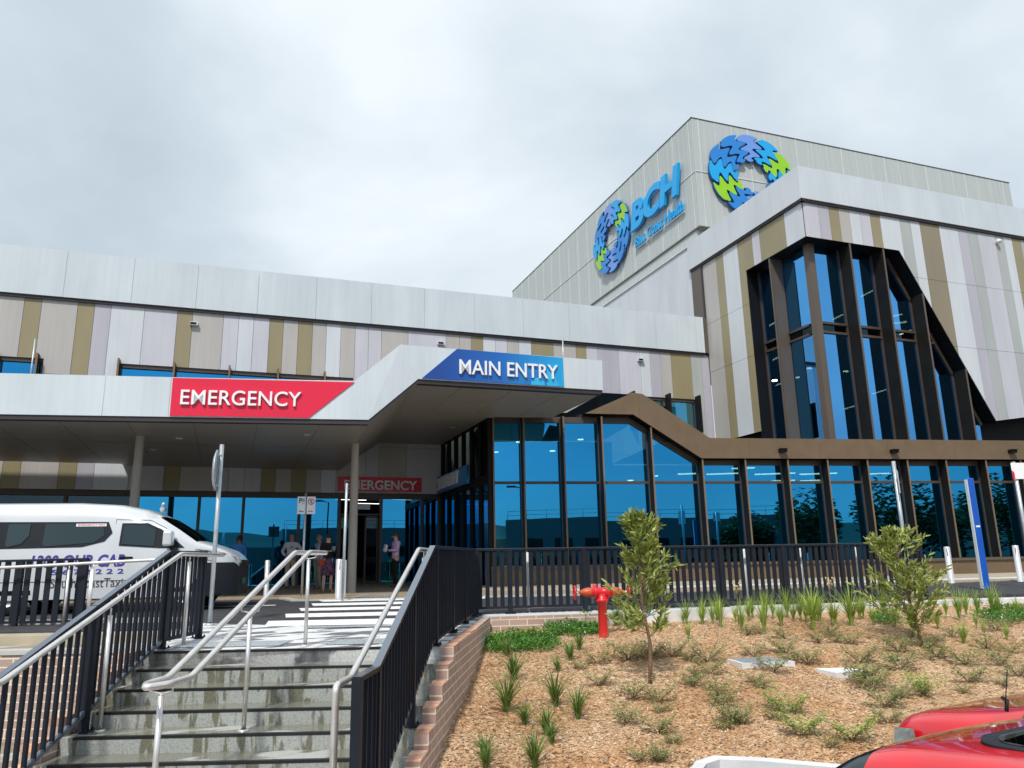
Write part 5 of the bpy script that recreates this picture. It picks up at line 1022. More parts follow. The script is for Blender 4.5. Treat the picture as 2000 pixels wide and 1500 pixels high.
vpoly([(2.22, 1.76), (1.80, 1.76), (1.60, 1.66), (1.60, 1.31), (2.22, 1.36)], 'door_window', 'van_glass', .022)
for pts in ([(2.38, 1.88), (2.42, .5)], [(1.2, 1.2), (1.22, .95)], [(2.38, 1.88), (1.72, 1.86), (1.4, 1.68)], [(5.7, .62), (1.4, .62)]):
    q = MB(); P = [vloc(u, vy(u, z)+.002, z) for u, z in pts]; q.tube(P, .006, 5); q.build('panel_seam', 'seam_dark', VAN)
q = MB(); c = vloc(2.1, vy(2.1, 1.08)+.025, 1.08); q.box(c, VP_.e*.12, VP_.out*.018, V((0, 0, .02))); q.build('door_handle', 'black', VAN, bevel=.008)
q = MB(); c = vloc(1.30, vy(1.22, 1.3)+.17, 1.46); q.box(c, VP_.e*.09, VP_.out*.12, V((0, 0, .15))); mr_o = q.build('wing_mirror', 'van_white', VAN, bevel=.04)
q = MB(); q.box(vloc(1.2, vy(1.2, 1.2)+.09, 1.24), VP_.e*.05, VP_.out*.12, V((0, 0, .035))); q.build('mirror_arm', 'black', mr_o)
hl = [(.03, .98), (.05, 1.05), (.25, 1.15), (.55, 1.21), (.82, 1.24), (.76, 1.08), (.45, .98)]
q = MB(); P = [vloc(u, vy(u, z)+.022, z) for u, z in hl]; c = sum(P, V())/len(P)+VP_.out*.03
for i in range(len(P)): q.face([P[i], P[(i+1) % len(P)], c])
q.build('headlight', 'lens', VAN)
q = MB(); q.box(vloc(-.012, 0, .95), VP_.e*.01, VP_.out*.5, V((0, 0, .05))); q.build('grille', 'chrome', VAN)
q = MB(); q.box(vloc(-.02, .1, .55), VP_.e*.01, VP_.out*.2, V((0, 0, .06))); q.build('number_plate', 'sign_green', VAN)
# roof light bar
q = MB(); c = vloc(1.62, .45, 2.06); q.tube([c, c+V((0, 0, .05))], .05, 10); q.tube([c+V((0, 0, .06))-VP_.out*.1, c+V((0, 0, .06))+VP_.out*.1], .045, 10); q.tube([c+V((0, 0, .13)), c+V((0, 0, .2))], [.05, .03], 10); q.build('roof_beacon', 'galv', VAN)
for u in (.98, 4.2):
    for sgn in (1, -1):
        ctr = vloc(u, .86*sgn, .34); o = empty('wheel', (0, 0, 0), None, None); o.parent = VAN; o.location = ctr-V(VAN.location)
        q = MB(); q.lathe(ctr-VP_.out*.1, [(.2, 0), (.33, 0), (.345, .02), (.345, .18), (.33, .2), (.2, .2)], seg=28, axis=VP_.out); q.build('tyre', 'rubber', o)
        q = MB(); q.lathe(ctr-VP_.out*.08, [(.0, .14), (.06, .15), (.1, .12), (.19, .13), (.215, .17)], seg=20, axis=VP_.out*sgn); q.build('rim', 'galv', o)
    q = MB(); q.lathe(vloc(u, .975, .38), [(0, .0), (.41, 0), (.41, .006), (0, .006)], seg=30, axis=VP_.out); 
    P = [vloc(u+.42*math.cos(a), vy(u, .4)+.003, max(.262, .36+.42*math.sin(a))) for a in [math.pi*i/16 for i in range(17)]]; q = MB(); q.face(P); q.build('wheel_arch', 'black', VAN)
def vtext(s, x0, x1, yb, yt, mt_, off=0, shear=0, sp=1.0):
    u0, z0 = vpx(x0, yb); u1, _ = vpx(x1, yb); _, z1 = vpx(x0, yt)
    text(s, 'lettering', u0-u1, lambda x, z, d: vloc(u0-x, vy(u0-x, z0+z)+.004+d, z0+z), mt_, VAN, depth=.003, off=off, shear=shear, height=z1-z0, spacing=sp)
vtext('1300 OUR CAB', 58, 243, 1109.5, 1085, 'navy', .03, .15); vtext('5 6 7 2 2 2 2', 100, 241, 1123, 1113, 'navy', .012); vtext('SouthCoastTaxi', 97, 238, 1149, 1131, 'text_dark', -.008)
u0, z0 = vpx(146, 1028); u1, z1 = vpx(206, 1022)
q = MB(); P = [(u0, z0), (u1, z0), (u1, z1), (u0, z1)]; q.prism([vloc(u, vy(u, z)+.02, z) for u, z in P], VP_.out*-.003); q.build('window_sticker', 'letter_white', VAN)
text('EMERGENCY EXIT', 'lettering', (u0-u1)*.92, lambda x, z, d: vloc(u0-.03-x, vy(u0, z0+z)+.0215+d, z0+.015+z), 'sign_red', VAN, depth=.002, height=(z1-z0)*.6)

# ================================================================ CARS IN THE CAR PARK
def car(label, org, head, gz_, stations, group, glass_rng, roofu):
    hd = sn(*head).normalized(); lf = V((-hd.y, hd.x, 0)); O = sn(*org, gz_)
    def L(u, y, z): return O+hd*u+lf*y+V((0, 0, z))
    c = empty('parked_car', O+hd*2, label, 'car', group); rows = []
    for u, w, zb, wr, zr, zt in stations:
        half = [(w*.93, .2), (w, .42), (w*1.0, (zb+.42)/2+.05), (w*.965, zb), (wr, zr), (wr-.07, zr+(zt-zr)*.62), (wr*.6, zt-.006)]
        rows.append([L(u, y, z) for y, z in half]+[L(u, 0, zt)]+[L(u, -y, z) for y, z in half[::-1]])
    q = MB(); q.grid(rows); n_ = len(rows[0]); fi = 0
    for i in range(len(stations)-1):
        um = (stations[i][0]+stations[i+1][0])/2
        for k in range(n_-1):
            kk = min(k, n_-2-k); 
            if kk == 0: q.mi[fi] = 1
            if kk == 3 and glass_rng[0] < um < glass_rng[3]: q.mi[fi] = 2
            if kk >= 4 and (glass_rng[0] < um < glass_rng[1] or glass_rng[2] < um < glass_rng[3]): q.mi[fi] = 2
            fi += 1
    q.face(rows[0]); q.face(rows[-1])
    bo = q.build('body', ['car_red', 'dark_plastic', 'car_glass'], c, merge=True); mm = bo.modifiers.new('s', 'SUBSURF'); mm.levels = 2; mm.render_levels = 2
    for u in (.78, 3.35):
        for sg in (1, -1):
            ctr = L(u, .76*sg, .31); q = MB(); q.lathe(ctr-lf*.1, [(.19, 0), (.3, 0), (.315, .02), (.315, .18), (.3, .2), (.19, .2)], seg=26, axis=lf); wh = q.build('wheel', 'rubber', c)
            q = MB(); q.lathe(ctr, [(.0, .07), (.05, .08), (.17, .07), (.2, .1)], seg=18, axis=lf*sg); q.build('rim', 'galv', wh)
    return c, L
hs_ = [(0, .66, .78, .60, .82, .84), (.07, .78, .86, .68, .96, 1.0), (.3, .85, .93, .60, 1.24, 1.28), (.50, .87, .95, .565, 1.345, 1.385), (.72, .87, .95, .565, 1.37, 1.42), (1.2, .87, .95, .575, 1.385, 1.445), (2.2, .87, .95, .575, 1.36, 1.43), (2.45, .87, .95, .60, 1.28, 1.35), (3.05, .87, .95, .72, .97, 1.0), (3.7, .85, .86, .70, .88, .90), (4.0, .76, .72, .62, .74, .76), (4.12, .60, .52, .5, .54, .56)]
GZN = -1.2
# near car: rear left roof corner sits on a measured point
hN = (.5, -.87); hdv = sn(*hN).normalized(); lfv = V((-hdv.y, hdv.x, 0))
cz = GZN+1.385; corner = hit(1712, 1457, (0, 0, cz), V((0, 0, 1))); sgn = 1 if lfv.dot(S) < 0 else -1
Ocar = corner-hdv*.55-lfv*sgn*.55; so_ = tosn(Ocar)
c1, L1 = car('red hatchback roof with chrome trim and sunroof in the bottom right corner', (so_[0], so_[1]), hN, GZN, hs_, 'red cars parked below the mulch bank', (.1, .46, 2.3, 3.0), None)
def snap(body, pts, off):
    dg = bpy.context.evaluated_depsgraph_get(); ev = body.evaluated_get(dg); w0 = worg(body); out = []
    for p in pts: ok, co, nr, _ = ev.closest_point_on_mesh(V(p)-w0); out.append(V(co)+w0+V(nr)*off)
    return out
bpy.context.view_layer.update()
q = MB(); q.tube(snap(c1.children[0], [L1(.36+.12*i, sgn*(.60+.01*math.sin(i*.3)), 1.30+.07*min(1, i/2.5)) for i in range(17)], .004), .012, 8)
if False: q.tube([L1(.60, sgn*.575, 1.352), L1(.9, sgn*.585, 1.362), L1(1.5, sgn*.59, 1.368), L1(2.2, sgn*.60, 1.345), L1(2.7, sgn*.70, 1.12)], .011, 8); q.build('window_trim', 'chrome', c1)
p = hit(1893, 1433, (0, 0, GZN+1.45), V((0, 0, 1))); d = p-(Ocar); u0 = d.dot(hdv); y0 = d.dot(lfv)
q = MB()
def rrect(u0, y0, du, dy, r=.09):
    out = []
    for (cu, cy, a) in ((u0+r, y0+r*dy/abs(dy), 0), (u0+du-r, y0+r*dy/abs(dy), 1), (u0+du-r, y0+dy-r*dy/abs(dy), 2), (u0+r, y0+dy-r*dy/abs(dy), 3)):
        for i in range(6):
            t = math.pi+a*math.pi/2+i*math.pi/10
            out.append((cu+r*math.cos(t), cy+r*math.sin(t)*(1 if dy > 0 else -1)))
    return out
rr_ = rrect(u0, y0, .75, -sgn*.78)
zc = lambda u, y: GZN+1.452-.06*(y/.55)**2*1.0
P = [V((L1(u, y, 0).x, L1(u, y, 0).y, zc(u, y)+.0)) for u, y in rr_]; q.prism(P, (0, 0, -.02)); q.build('sunroof_frame', 'dark_plastic', c1)
cc = sum(P, V())/len(P); q = MB(); P2 = [cc+(p_-cc)*.88+V((0, 0, .004)) for p_ in P]; q.face(P2); q.build('sunroof_glass', 'car_glass', c1)
p = hit(1966, 1390, (0, 0, GZN+1.43), V((0, 0, 1))); q = MB(); q.tube([p, p+V((0.012, 0, .045)), p+hdv*-.03+V((.03, 0, .05))], .008, 8); q.tube([p+V((0, 0, .03)), p+V((.03, -.01, .17))], .0025, 6); q.build('antenna', 'dark_plastic', c1)
hF = (-.5, .87); hdf = sn(*hF).normalized(); lff = V((-hdf.y, hdf.x, 0)); nose = sn(3.42, 5.86, 0); sgf = 1 if lff.dot(S) < 0 else -1
Of = pz(1762, 1402, GZN+.86)-hdf*4.02-lff*sgf*.64; sf = tosn(Of)
hs2 = [(s[0], s[1]*1.0, s[2], s[3], s[4], s[5]) for s in hs_]; hs2[-4:] = [(3.05, .87, .95, .72, 1.0, 1.04), (3.75, .86, .90, .72, .955, .985), (4.05, .78, .80, .66, .86, .88), (4.14, .64, .62, .56, .66, .67)]
c2, L2 = car('red car whose bonnet shows beyond the nearer red roof, beside the mulch bank', (sf[0], sf[1]), hF, GZN, hs2, 'red cars parked below the mulch bank', (.1, .46, 2.3, 3.0), None)
q = MB(); P = [L2(4.04, sgf*.72, .80), L2(3.80, sgf*.845, .84), L2(3.78, sgf*.855, .74), L2(3.80, sgf*.86, .64), L2(4.0, sgf*.78, .62), L2(4.1, sgf*.70, .68)]; c = sum(P, V())/6+lff*sgf*.05+hdf*.05
for i in range(6): q.face([P[i], P[(i+1) % 6], c])
q.build('headlight', 'lens', c2)

# ================================================================ PEOPLE
SKINC = {}
def skinobj(name, verts, edges, radii, m_, parent, loc, rotz, root=0, levels=2):
    me = bpy.data.meshes.new(name); me.from_pydata([tuple(v) for v in verts], edges, []); o = bpy.data.objects.new(name, me); COL.objects.link(o)
    bm = bmesh.new(); bm.from_mesh(me); ly = bm.verts.layers.skin.verify()
    for i, v in enumerate(bm.verts): 
        r = radii[i]; v[ly].radius = r if isinstance(r, tuple) else (r, r); v[ly].use_root = (i == root)
    bm.to_mesh(me); bm.free(); me.materials.append(M[m_])
    s = o.modifiers.new('skin', 'SKIN'); s.use_smooth_shade = True; b = o.modifiers.new('sub', 'SUBSURF'); b.levels = levels; b.render_levels = levels
    o.parent = parent; return o
mk('skin', (0.68, 0.40, 0.30), rough=0.5, var=0.03, vscale=10); mk('skin_ruddy', (0.50, 0.24, 0.17), rough=0.5, var=0.05, vscale=12)
mk('hair_dark', (0.035, 0.02, 0.015), rough=0.6, var=.3, vscale=40); mk('hair_grey', (0.22, 0.20, 0.18), rough=0.7); mk('hair_brown', (0.10, 0.045, 0.03), rough=0.6)
mk('cloth_black', (0.012, 0.012, 0.014), rough=0.9); mk('cloth_pink', (0.80, 0.52, 0.80), rough=0.85, var=.12, vscale=14); mk('cloth_blue', (0.10, 0.36, 0.95), rough=0.85, var=.12, vscale=10); mk('cloth_grey', (0.62, 0.66, 0.74), rough=0.85, var=.15, vscale=30)
mk('cloth_tan', (0.50, 0.43, 0.32), rough=0.9, var=.1, vscale=8); mk('cloth_stone', (0.30, 0.27, 0.22), rough=0.9, var=.1); mk('cloth_hivis', (0.45, 0.60, 0.05), rough=0.8); mk('cloth_check', (0.50, 0.60, 0.90), rough=0.85, var=.5, vscale=45)
mk('cloth_floral', (0.12, 0.05, 0.10), rough=0.85, var=.9, vscale=18); mk('cloth_orange', (0.55, 0.07, 0.03), rough=0.8, var=.3, vscale=20); mk('leather', (0.12, 0.10, 0.09), rough=0.5); mk('paper', (0.85, 0.86, 0.9), rough=0.7); mk('sky_blue', (0.05, 0.45, 0.7), rough=0.5)
def person(base, H, face, label, pose, top, bottom, skin='skin', hair='hair_dark', bald=False, long_sleeve=True, skirt=False, shoes='cloth_black', extras=None):
    """face: heading in radians of where the person looks (world). pose: elbow/wrist positions L,R in body units (1 = height)"""
    root = empty('person', base, label, 'person'); root.rotation_euler = (0, 0, face-math.pi/2); k = H
    P = dict(pel=(0, 0, .53), bel=(0, .005, .60), chest=(0, .0, .72), ubk=(0, -.008, .79), neck=(0, 0, .835), nk2=(0, .005, .865), head=(0, .012, .915), crown=(0, .0, .965))
    lx = .052; hipz = .50
    P.update(hl=(-lx, 0, hipz), hr=(lx, 0, hipz), kl=(-.06+pose.get('klx', 0), .02, .28), kr=(.06+pose.get('krx', 0), .02, .28), al=(-.062+pose.get('klx', 0), -.01, .045), ar=(.062+pose.get('krx', 0), -.01, .045), tl=(-.075+pose.get('klx', 0), .085, .016), tr=(.075+pose.get('krx', 0), .085, .016),
             sl=(-.098, -.005, .795), sr=(.098, -.005, .795))
    P['el'], P['wl'] = pose['L']; P['er'], P['wr'] = pose['R']
    names = []; edges = []; rad = []; idx = {}
    def add(n, p, r): idx[n] = len(names); names.append(V(p)*k); rad.append((r[0]*k, r[1]*k) if isinstance(r, tuple) else r*k)
    rr = dict(pel=(.085, .06), bel=(.078, .055), chest=(.088, .06), ubk=(.06, .045), neck=.032, nk2=.031, head=(.043, .052), crown=(.034, .042), hl=.05, hr=.05, kl=.032, kr=.032, al=.021, ar=.021, tl=(.022, .014), tr=(.022, .014), sl=.035, sr=.035, el=.024, er=.024, wl=.015, wr=.015)
    for n in ('pel', 'bel', 'chest', 'ubk', 'neck', 'nk2', 'head', 'crown', 'hl', 'hr', 'kl', 'kr', 'al', 'ar', 'tl', 'tr', 'sl', 'sr', 'el', 'er', 'wl', 'wr'): add(n, P[n], rr[n])
    for a, b in (('pel', 'bel'), ('bel', 'chest'), ('chest', 'ubk'), ('ubk', 'neck'), ('neck', 'nk2'), ('nk2', 'head'), ('head', 'crown'), ('pel', 'hl'), ('hl', 'kl'), ('kl', 'al'), ('al', 'tl'), ('pel', 'hr'), ('hr', 'kr'), ('kr', 'ar'), ('ar', 'tr'), ('ubk', 'sl'), ('sl', 'el'), ('el', 'wl'), ('ubk', 'sr'), ('sr', 'er'), ('er', 'wr')): edges.append((idx[a], idx[b]))
    for sd, sg in (('l', -1), ('r', 1)):      # hands: palm, four fingers of unequal length and a thumb
        w = V(P['w'+sd]); e = V(P['e'+sd]); d = (w-e).normalized(); sx = d.cross(V((0, 0, 1)) if abs(d.z) < .9 else V((0, 1, 0))).normalized(); nz = d.cross(sx)
        add('pm'+sd, w+d*.025, (.018, .010)); edges.append((idx['w'+sd], idx['pm'+sd])); add('kn'+sd, w+d*.045, (.019, .009)); edges.append((idx['pm'+sd], idx['kn'+sd]))
        for j, (off, ln) in enumerate(((-.015, .035), (-.005, .042), (.005, .039), (.015, .030))):
            a_ = w+d*.055+sx*off; b_ = a_+d*ln*.5+nz*.006; c_ = b_+d*ln*.35+nz*.014
            add(f'f{sd}{j}', a_, .0055); add(f'g{sd}{j}', b_, .005); add(f'h{sd}{j}', c_, .0045); edges += [(idx['kn'+sd], idx[f'f{sd}{j}']), (idx[f'f{sd}{j}'], idx[f'g{sd}{j}']), (idx[f'g{sd}{j}'], idx[f'h{sd}{j}'])]
        add('t1'+sd, w+d*.03-sx*.022+nz*.004, .007); add('t2'+sd, w+d*.05-sx*.030+nz*.012, .0055); edges += [(idx['pm'+sd], idx['t1'+sd]), (idx['t1'+sd], idx['t2'+sd])]
    skinobj('body', names, edges, rad, skin, root, base, 0)
    # clothes
    def cl(nm, ns, es, rs, m_): 
        vs = [V(P[n] if isinstance(n, str) else n)*k for n in ns]; skinobj(nm, vs, es, [(r[0]*k, r[1]*k) if isinstance(r, tuple) else r*k for r in rs], m_, root, base, 0)
    lw = 'wl' if long_sleeve else 'el'; wL = V(P['el']).lerp(V(P['wl']), .9 if long_sleeve else .1); wR = V(P['er']).lerp(V(P['wr']), .9 if long_sleeve else .1)
    hem = .47 if pose.get('untuck') else .515
    cl('shirt', [(0, 0, hem), 'bel', 'chest', 'ubk', (0, 0, .825), 'sl', 'el', tuple(wL), 'sr', 'er', tuple(wR)], [(0, 1), (1, 2), (2, 3), (3, 4), (3, 5), (5, 6), (6, 7), (3, 8), (8, 9), (9, 10)],
       [(.098, .072), (.088, .064), (.097, .069), (.07, .055), .041, .046, .032, .024, .046, .032, .024], top)
    if skirt:
        q = MB(); prof = [(.07, .60), (.085, .55), (.095, .47), (.115, .36), (.12, .29)]
        b_ = V((0, 0, 0)); mb_rows = []
        for r_, h_ in prof: mb_rows.append([V((math.cos(a)*r_*1.0*k*(1+.05*math.sin(a*7)), math.sin(a)*r_*.8*k, h_*k)) for a in [i*math.pi/12 for i in range(25)]])
        q.grid(mb_rows); q.v = [tuple(V(v)+V(base)) for v in q.v]; q.build('skirt', bottom, root)
    else:
        cl('trousers', [(0, 0, .57), 'pel', 'hl', 'kl', tuple(V(P['al'])+V((0, 0, .0))), 'hr', 'kr', tuple(V(P['ar']))], [(0, 1), (1, 2), (2, 3), (3, 4), (1, 5), (5, 6), (6, 7)], [(.082, .06), (.09, .068), .058, .040, .032, .058, .040, .032], bottom)
    cl('shoe', ['al', 'tl'], [(0, 1)], [(.026, .022), (.026, .016)], shoes); cl('shoe', ['ar', 'tr'], [(0, 1)], [(.026, .022), (.026, .016)], shoes)
    hc = V(P['head'])*k
    q = MB(); hr_ = [(.0, .062), (.028, .056), (.045, .036), (.051, .008), (.049, -.015)] if not bald else [(.0505, -.004), (.0505, -.026), (.044, -.034)]
    rows = []
    for r_, h_ in hr_[::-1]: rows.append([hc+V((math.cos(a)*r_*k*.98, (math.sin(a)*r_*1.16-.010)*k, (h_+.004+(.012 if math.sin(a) > .5 else -.012 if math.sin(a) < -.3 else 0))*k)) for a in [i*math.pi/12 for i in range(25)]])
    if bald:
        rows = [[p for p in r if True][11:26] for r in rows]
    q.grid(rows); q.v = [tuple(V(v)+V(base)) for v in q.v]; q.build('hair', hair, root)
    for ex in (-1, 1):
        q = MB(); q.lathe(V(base)+hc+V((ex*.017*k, .052*k, .0)), [(.0, .003), (.005*k, .002), (.006*k, 0)], seg=8, axis=(0, 1, 0)); q.build('eye', 'text_dark', root)
        q = MB(); q.lathe(V(base)+hc+V((ex*.045*k, .0, -.004*k)), [(.0, .006*k), (.011*k, .004*k), (.012*k, 0)], seg=10, axis=(ex, -.3, 0)); q.build('ear', skin, root)
    q = MB(); q.tube([V(base)+hc+V((0, .052, .004))*k, V(base)+hc+V((0, .066, -.014))*k, V(base)+hc+V((0, .055, -.018))*k], [.004*k, .008*k, .004*k], 8); q.build('nose', skin, root)
    q = MB(); q.box(V(base)+hc+V((0, .054, -.030))*k, (.013*k, 0, 0), (0, .002*k, 0), (0, 0, .0025*k)); q.build('mouth', 'skin_ruddy', root)
    if extras: extras(root, V(base), hc, k, P)
    return root
REL = dict(L=((-.125, -.01, .64), (-.12, .03, .50)), R=((.125, -.01, .64), (.12, .03, .50)))
HIPS = dict(L=((-.185, -.04, .665), (-.10, .02, .575)), R=((.185, -.04, .665), (.10, .02, .575)))
PHONE = dict(L=((-.125, .02, .66), (-.06, .13, .70)), R=((.125, .02, .66), (.04, .14, .68)), untuck=True)
READ = dict(L=((-.115, .02, .655), (-.05, .15, .665)), R=((.115, .02, .655), (.05, .15, .665)), untuck=True)
toCam = math.atan2(-1, -.12)
def ex_sun(root, B, hc, k, P):
    q = MB(); q.box(B+hc+V((0, .056, .0))*k, (.038*k, 0, 0), (0, .006*k, 0), (0, 0, .011*k)); q.build('sunglasses', 'black', root, bevel=.004)
    q = MB(); w = V(P['wl'])*k; q.box(B+w+V((.0, .05, .05)), (.035, 0, 0), (0, .01, 0), (0, 0, .05)); q.build('phone_case', 'sky_blue', root)
    q = MB(); q.lathe(B+V((-.06*k, .066*k, .745*k)), [(0, .003), (.03, .003), (.03, 0)], seg=14, axis=(0, 1, 0)); q.build('badge', 'sky_blue', root)
    q = MB(); q.box(B+V((.12*k, .06*k, .50*k)), (.07, .02, 0), (-.01, .05, 0), (0, 0, .09)); q.build('handbag', 'cloth_orange', root, bevel=.03)
    q = MB(); q.tube(smooth([B+V((-.05, .02, .80))*k, B+V((-.05, .09, .70))*k, B+V((.12, .07, .54))*k], 2), .008, 6); q.build('bag_strap', 'leather', root)
person(gr(638, 1158), 1.66, toCam+.25, 'woman in a black jacket and dark floral skirt with sunglasses, holding a phone', PHONE, 'cloth_black', 'cloth_floral', hair='hair_dark', skirt=True, shoes='leather', extras=ex_sun)
def ex_bag(root, B, hc, k, P):
    q = MB(); q.box(B+V((0, .20, .70))*k, (.085*1, 0, 0), (0, .03, .02), (0, -.03, .10)); q.build('papers', 'paper', root)
    q = MB(); q.tube(smooth([B+V((-.08, .0, .83))*k, B+V((.0, .075, .72))*k, B+V((.105, .0, .60))*k, B+V((.0, -.08, .72))*k, B+V((-.08, -.0, .83))*k], 2), .012, 6); q.build('bag_strap', 'leather', root)
    q = MB(); q.box(B+V((.125*k, -.03*k, .545*k)), (.03, 0, 0), (0, .12, 0), (0, 0, .10)); q.build('shoulder_bag', 'leather', root, bevel=.03)
    q = MB(); q.lathe(B+hc+V((0, -.05*k, -.01*k)), [(.0, -.05), (.045, -.03), (.055, 0), (.04, .04), (0, .05)], seg=12); q.build('hair_bun', 'hair_brown', root)
fp_ = R(188)
person(gr(772, 1148), 1.72, fp_, 'woman in a loose pink shirt and black trousers reading papers, shoulder bag on her side', READ, 'cloth_pink', 'cloth_black', hair='hair_brown', extras=ex_bag)
person(gr(566, 1151), 1.76, toCam-.3, 'balding man in a pale grey shirt and tan trousers with hands on hips', HIPS, 'cloth_grey', 'cloth_tan', skin='skin_ruddy', hair='hair_grey', bald=True, shoes='leather')
def ex_lan(root, B, hc, k, P):
    q = MB(); q.tube([B+V((-.04, .05, .82))*k, B+V((-.0, .082, .66))*k, B+V((.04, .05, .82))*k], .006, 6); q.build('lanyard', 'navy', root)
person(gr(621, 1151), 1.70, toCam-1.1, 'man in a blue and white checked shirt and grey trousers behind the woman in black', REL, 'cloth_check', 'cloth_stone', skin='skin_ruddy', hair='hair_grey', shoes='leather', extras=ex_lan)
person(gr(462, 1150), 1.76, R(75), 'man in a bright blue shirt seen from behind, beyond the bonnet of the van', REL, 'cloth_blue', 'cloth_stone', skin='skin_ruddy', hair='hair_brown')
def ex_mask(root, B, hc, k, P):
    q = MB(); q.box(B+hc+V((0, .056, -.022))*k, (.026*k, 0, 0), (0, .007*k, 0), (0, 0, .018*k)); q.build('face_mask', 'paper', root, bevel=.008)
person(gr(450, 1147), 1.72, toCam+.2, 'person in a yellow vest and white face mask, facing the man in blue', REL, 'cloth_hivis', 'cloth_stone', skin='skin_ruddy', hair='hair_dark', extras=ex_mask)

# ================================================================ PLANTS
def blade(q, p, d, h, bend, w, mi=0, seg=4):
    side = V((-d.y, d.x, 0)).normalized()*w; pts = []
    for i in range(seg+1):
        f = i/seg; c = p+d*(bend*f*f*h)+V((0, 0, h*(f-.28*bend*f*f*1.2))); ww = side*(1-f**1.6)*.9+side*.1*(1-f); pts.append((c-ww, c+ww))
    for (a, b), (c, e) in zip(pts, pts[1:]): q.face([a, b, e, c], mi)
def tuft(p, h, spread, nb, mat_, rng):
    q = MB()
    for i in range(nb):
        a = rng.random()*6.283; d = V((math.cos(a), math.sin(a), 0)); pb = p+d*rng.random()*.035*spread; blade(q, pb, d, h*rng.uniform(.5, 1.08), rng.uniform(.1, .95)*spread, rng.uniform(.010, .017))
    return q
tufts = [(1114,1290,30),(1090,1310,24),(1004,1329,42),(989,1389,55),(1085,1377,50),(1129,1403,46),(1025,1415,36),(1068,1438,44),(946,1478,34),(949,1502,42),(1044,1500,52),(1078,1458,36),(989,1281,28),(1132,1269,28),(1145,1219,24),(1203,1222,30),(1222,1216,26),(1372,1218,34),(1408,1226,52),(1345,1248,34),(1392,1216,36),(1449,1236,52),(1493,1234,58),(1526,1220,42),(1550,1210,36),(1589,1227,72),(1602,1205,40),(1631,1221,46),(1664,1222,66),(1706,1219,36),(1748,1222,34),(1874,1207,50),(1907,1222,26),(1922,1237,28),(1883,1255,42),(1967,1248,30),(1940,1197,50),(1832,1224,32),(1575,1212,44),(1510,1207,36),(1470,1206,34),(1988,1200,30),(1335,1216,26),(1300,1222,26),(1680,1206,40)]
rng = random.Random(11)
tufts += [(1340+i*16+rng.randint(-6, 6), 1211-int(i*.35)+rng.randint(-4, 5), rng.randint(26, 46)) for i in range(0, 40, 2) if abs(1340+i*16-1790) > 30]
def onmul(p): s_, n_, _ = tosn(p); return sn(s_, n_, max(-1.1, -0.145*(14.4-n_))+noise.noise(V((s_*.9, n_*.9, 0)))*.05-.01)
protos = []
for v in range(6):
    base = V((0, 0, 0)); q = tuft(V((0, 0, 0)), 1.0, [.75, .9, .6, .85, .7, .95][v], [64, 74, 56, 80, 60, 70][v], None, rng); me_o = q.build('strappy_plant', 'leaf_strap' if v < 3 else 'leaf_strap_dark', loc=(0, 0, 0)); protos.append(me_o)
SIDE = lambda x: 'left of the red hydrant' if x < 1150 else ('between the hydrant and the left pit' if x < 1430 else ('along the balustrade kerb' if x < 1800 else 'near the blue pylon'))
used = set()
def place_copy(protos, v, p, sc, rz, label, cat, group):
    src = protos[v]; o = src if v not in used or False else None
    if (id(protos), v) not in used: used.add((id(protos), v)); o = src
    else: o = src.copy(); COL.objects.link(o)
    o.location = p; o.scale = sc; o.rotation_euler = (0, 0, rz); tag(o, label, cat, group); return o
for i, (x, y, h) in enumerate(tufts):
    p = onmul(mu(x, y)); pm = 1500/((p-CAM).dot(FW)); hh = h/pm*(1.75 if x < 1300 else 1.4); v = rng.randrange(3) if x > 1300 else 3+rng.randrange(3)
    place_copy(protos, v, p, (hh*(1 if v < 3 else 1.5), hh*(1 if v < 3 else 1.5), hh), rng.random()*6, ('bright green strappy grass clump ' if v < 3 else 'dark green strappy grass clump ')+SIDE(x), 'grass clump', 'strappy grass clumps in the mulch')
def shrub(rng, n=150, leaf=.018):
    q = MB()
    for s_ in range(11):
        a = rng.random()*6.28; d = V((math.cos(a), math.sin(a), 0)); l = rng.uniform(.5, 1); pts = [V((0, 0, 0)), d*.3*l+V((0, 0, .35*l)), d*.6*l+V((0, 0, .6*l)), d*.75*l+V((0, 0, .9*l))]
        q.tube(pts, [.012, .009, .006, .003], 4, mi=1, caps=False)
        for j in range(n//11):
            f = rng.uniform(.25, 1); k_ = min(2, int(f*3)); c = pts[k_].lerp(pts[k_+1], f*3-k_)+V((rng.gauss(0, .08), rng.gauss(0, .08), rng.gauss(0, .07))); c.z = max(c.z, .02)
            b_ = rng.random()*6.28; e1 = V((math.cos(b_), math.sin(b_), rng.uniform(-.3, .8))).normalized()*rng.uniform(.06, .11); e2 = V((-math.sin(b_), math.cos(b_), rng.uniform(-.5, .5))).normalized()*.03
            q.face([c, c+e1*.5-e2, c+e1, c+e1*.5+e2])
    return q
shp = []
for v in range(5): shp.append(shrub(rng, [420, 480, 360, 560, 640][v]).build('low_shrub', ['leaf_olive' if v < 3 else 'leaf_strap', 'twig'], loc=(0, 0, 0)))
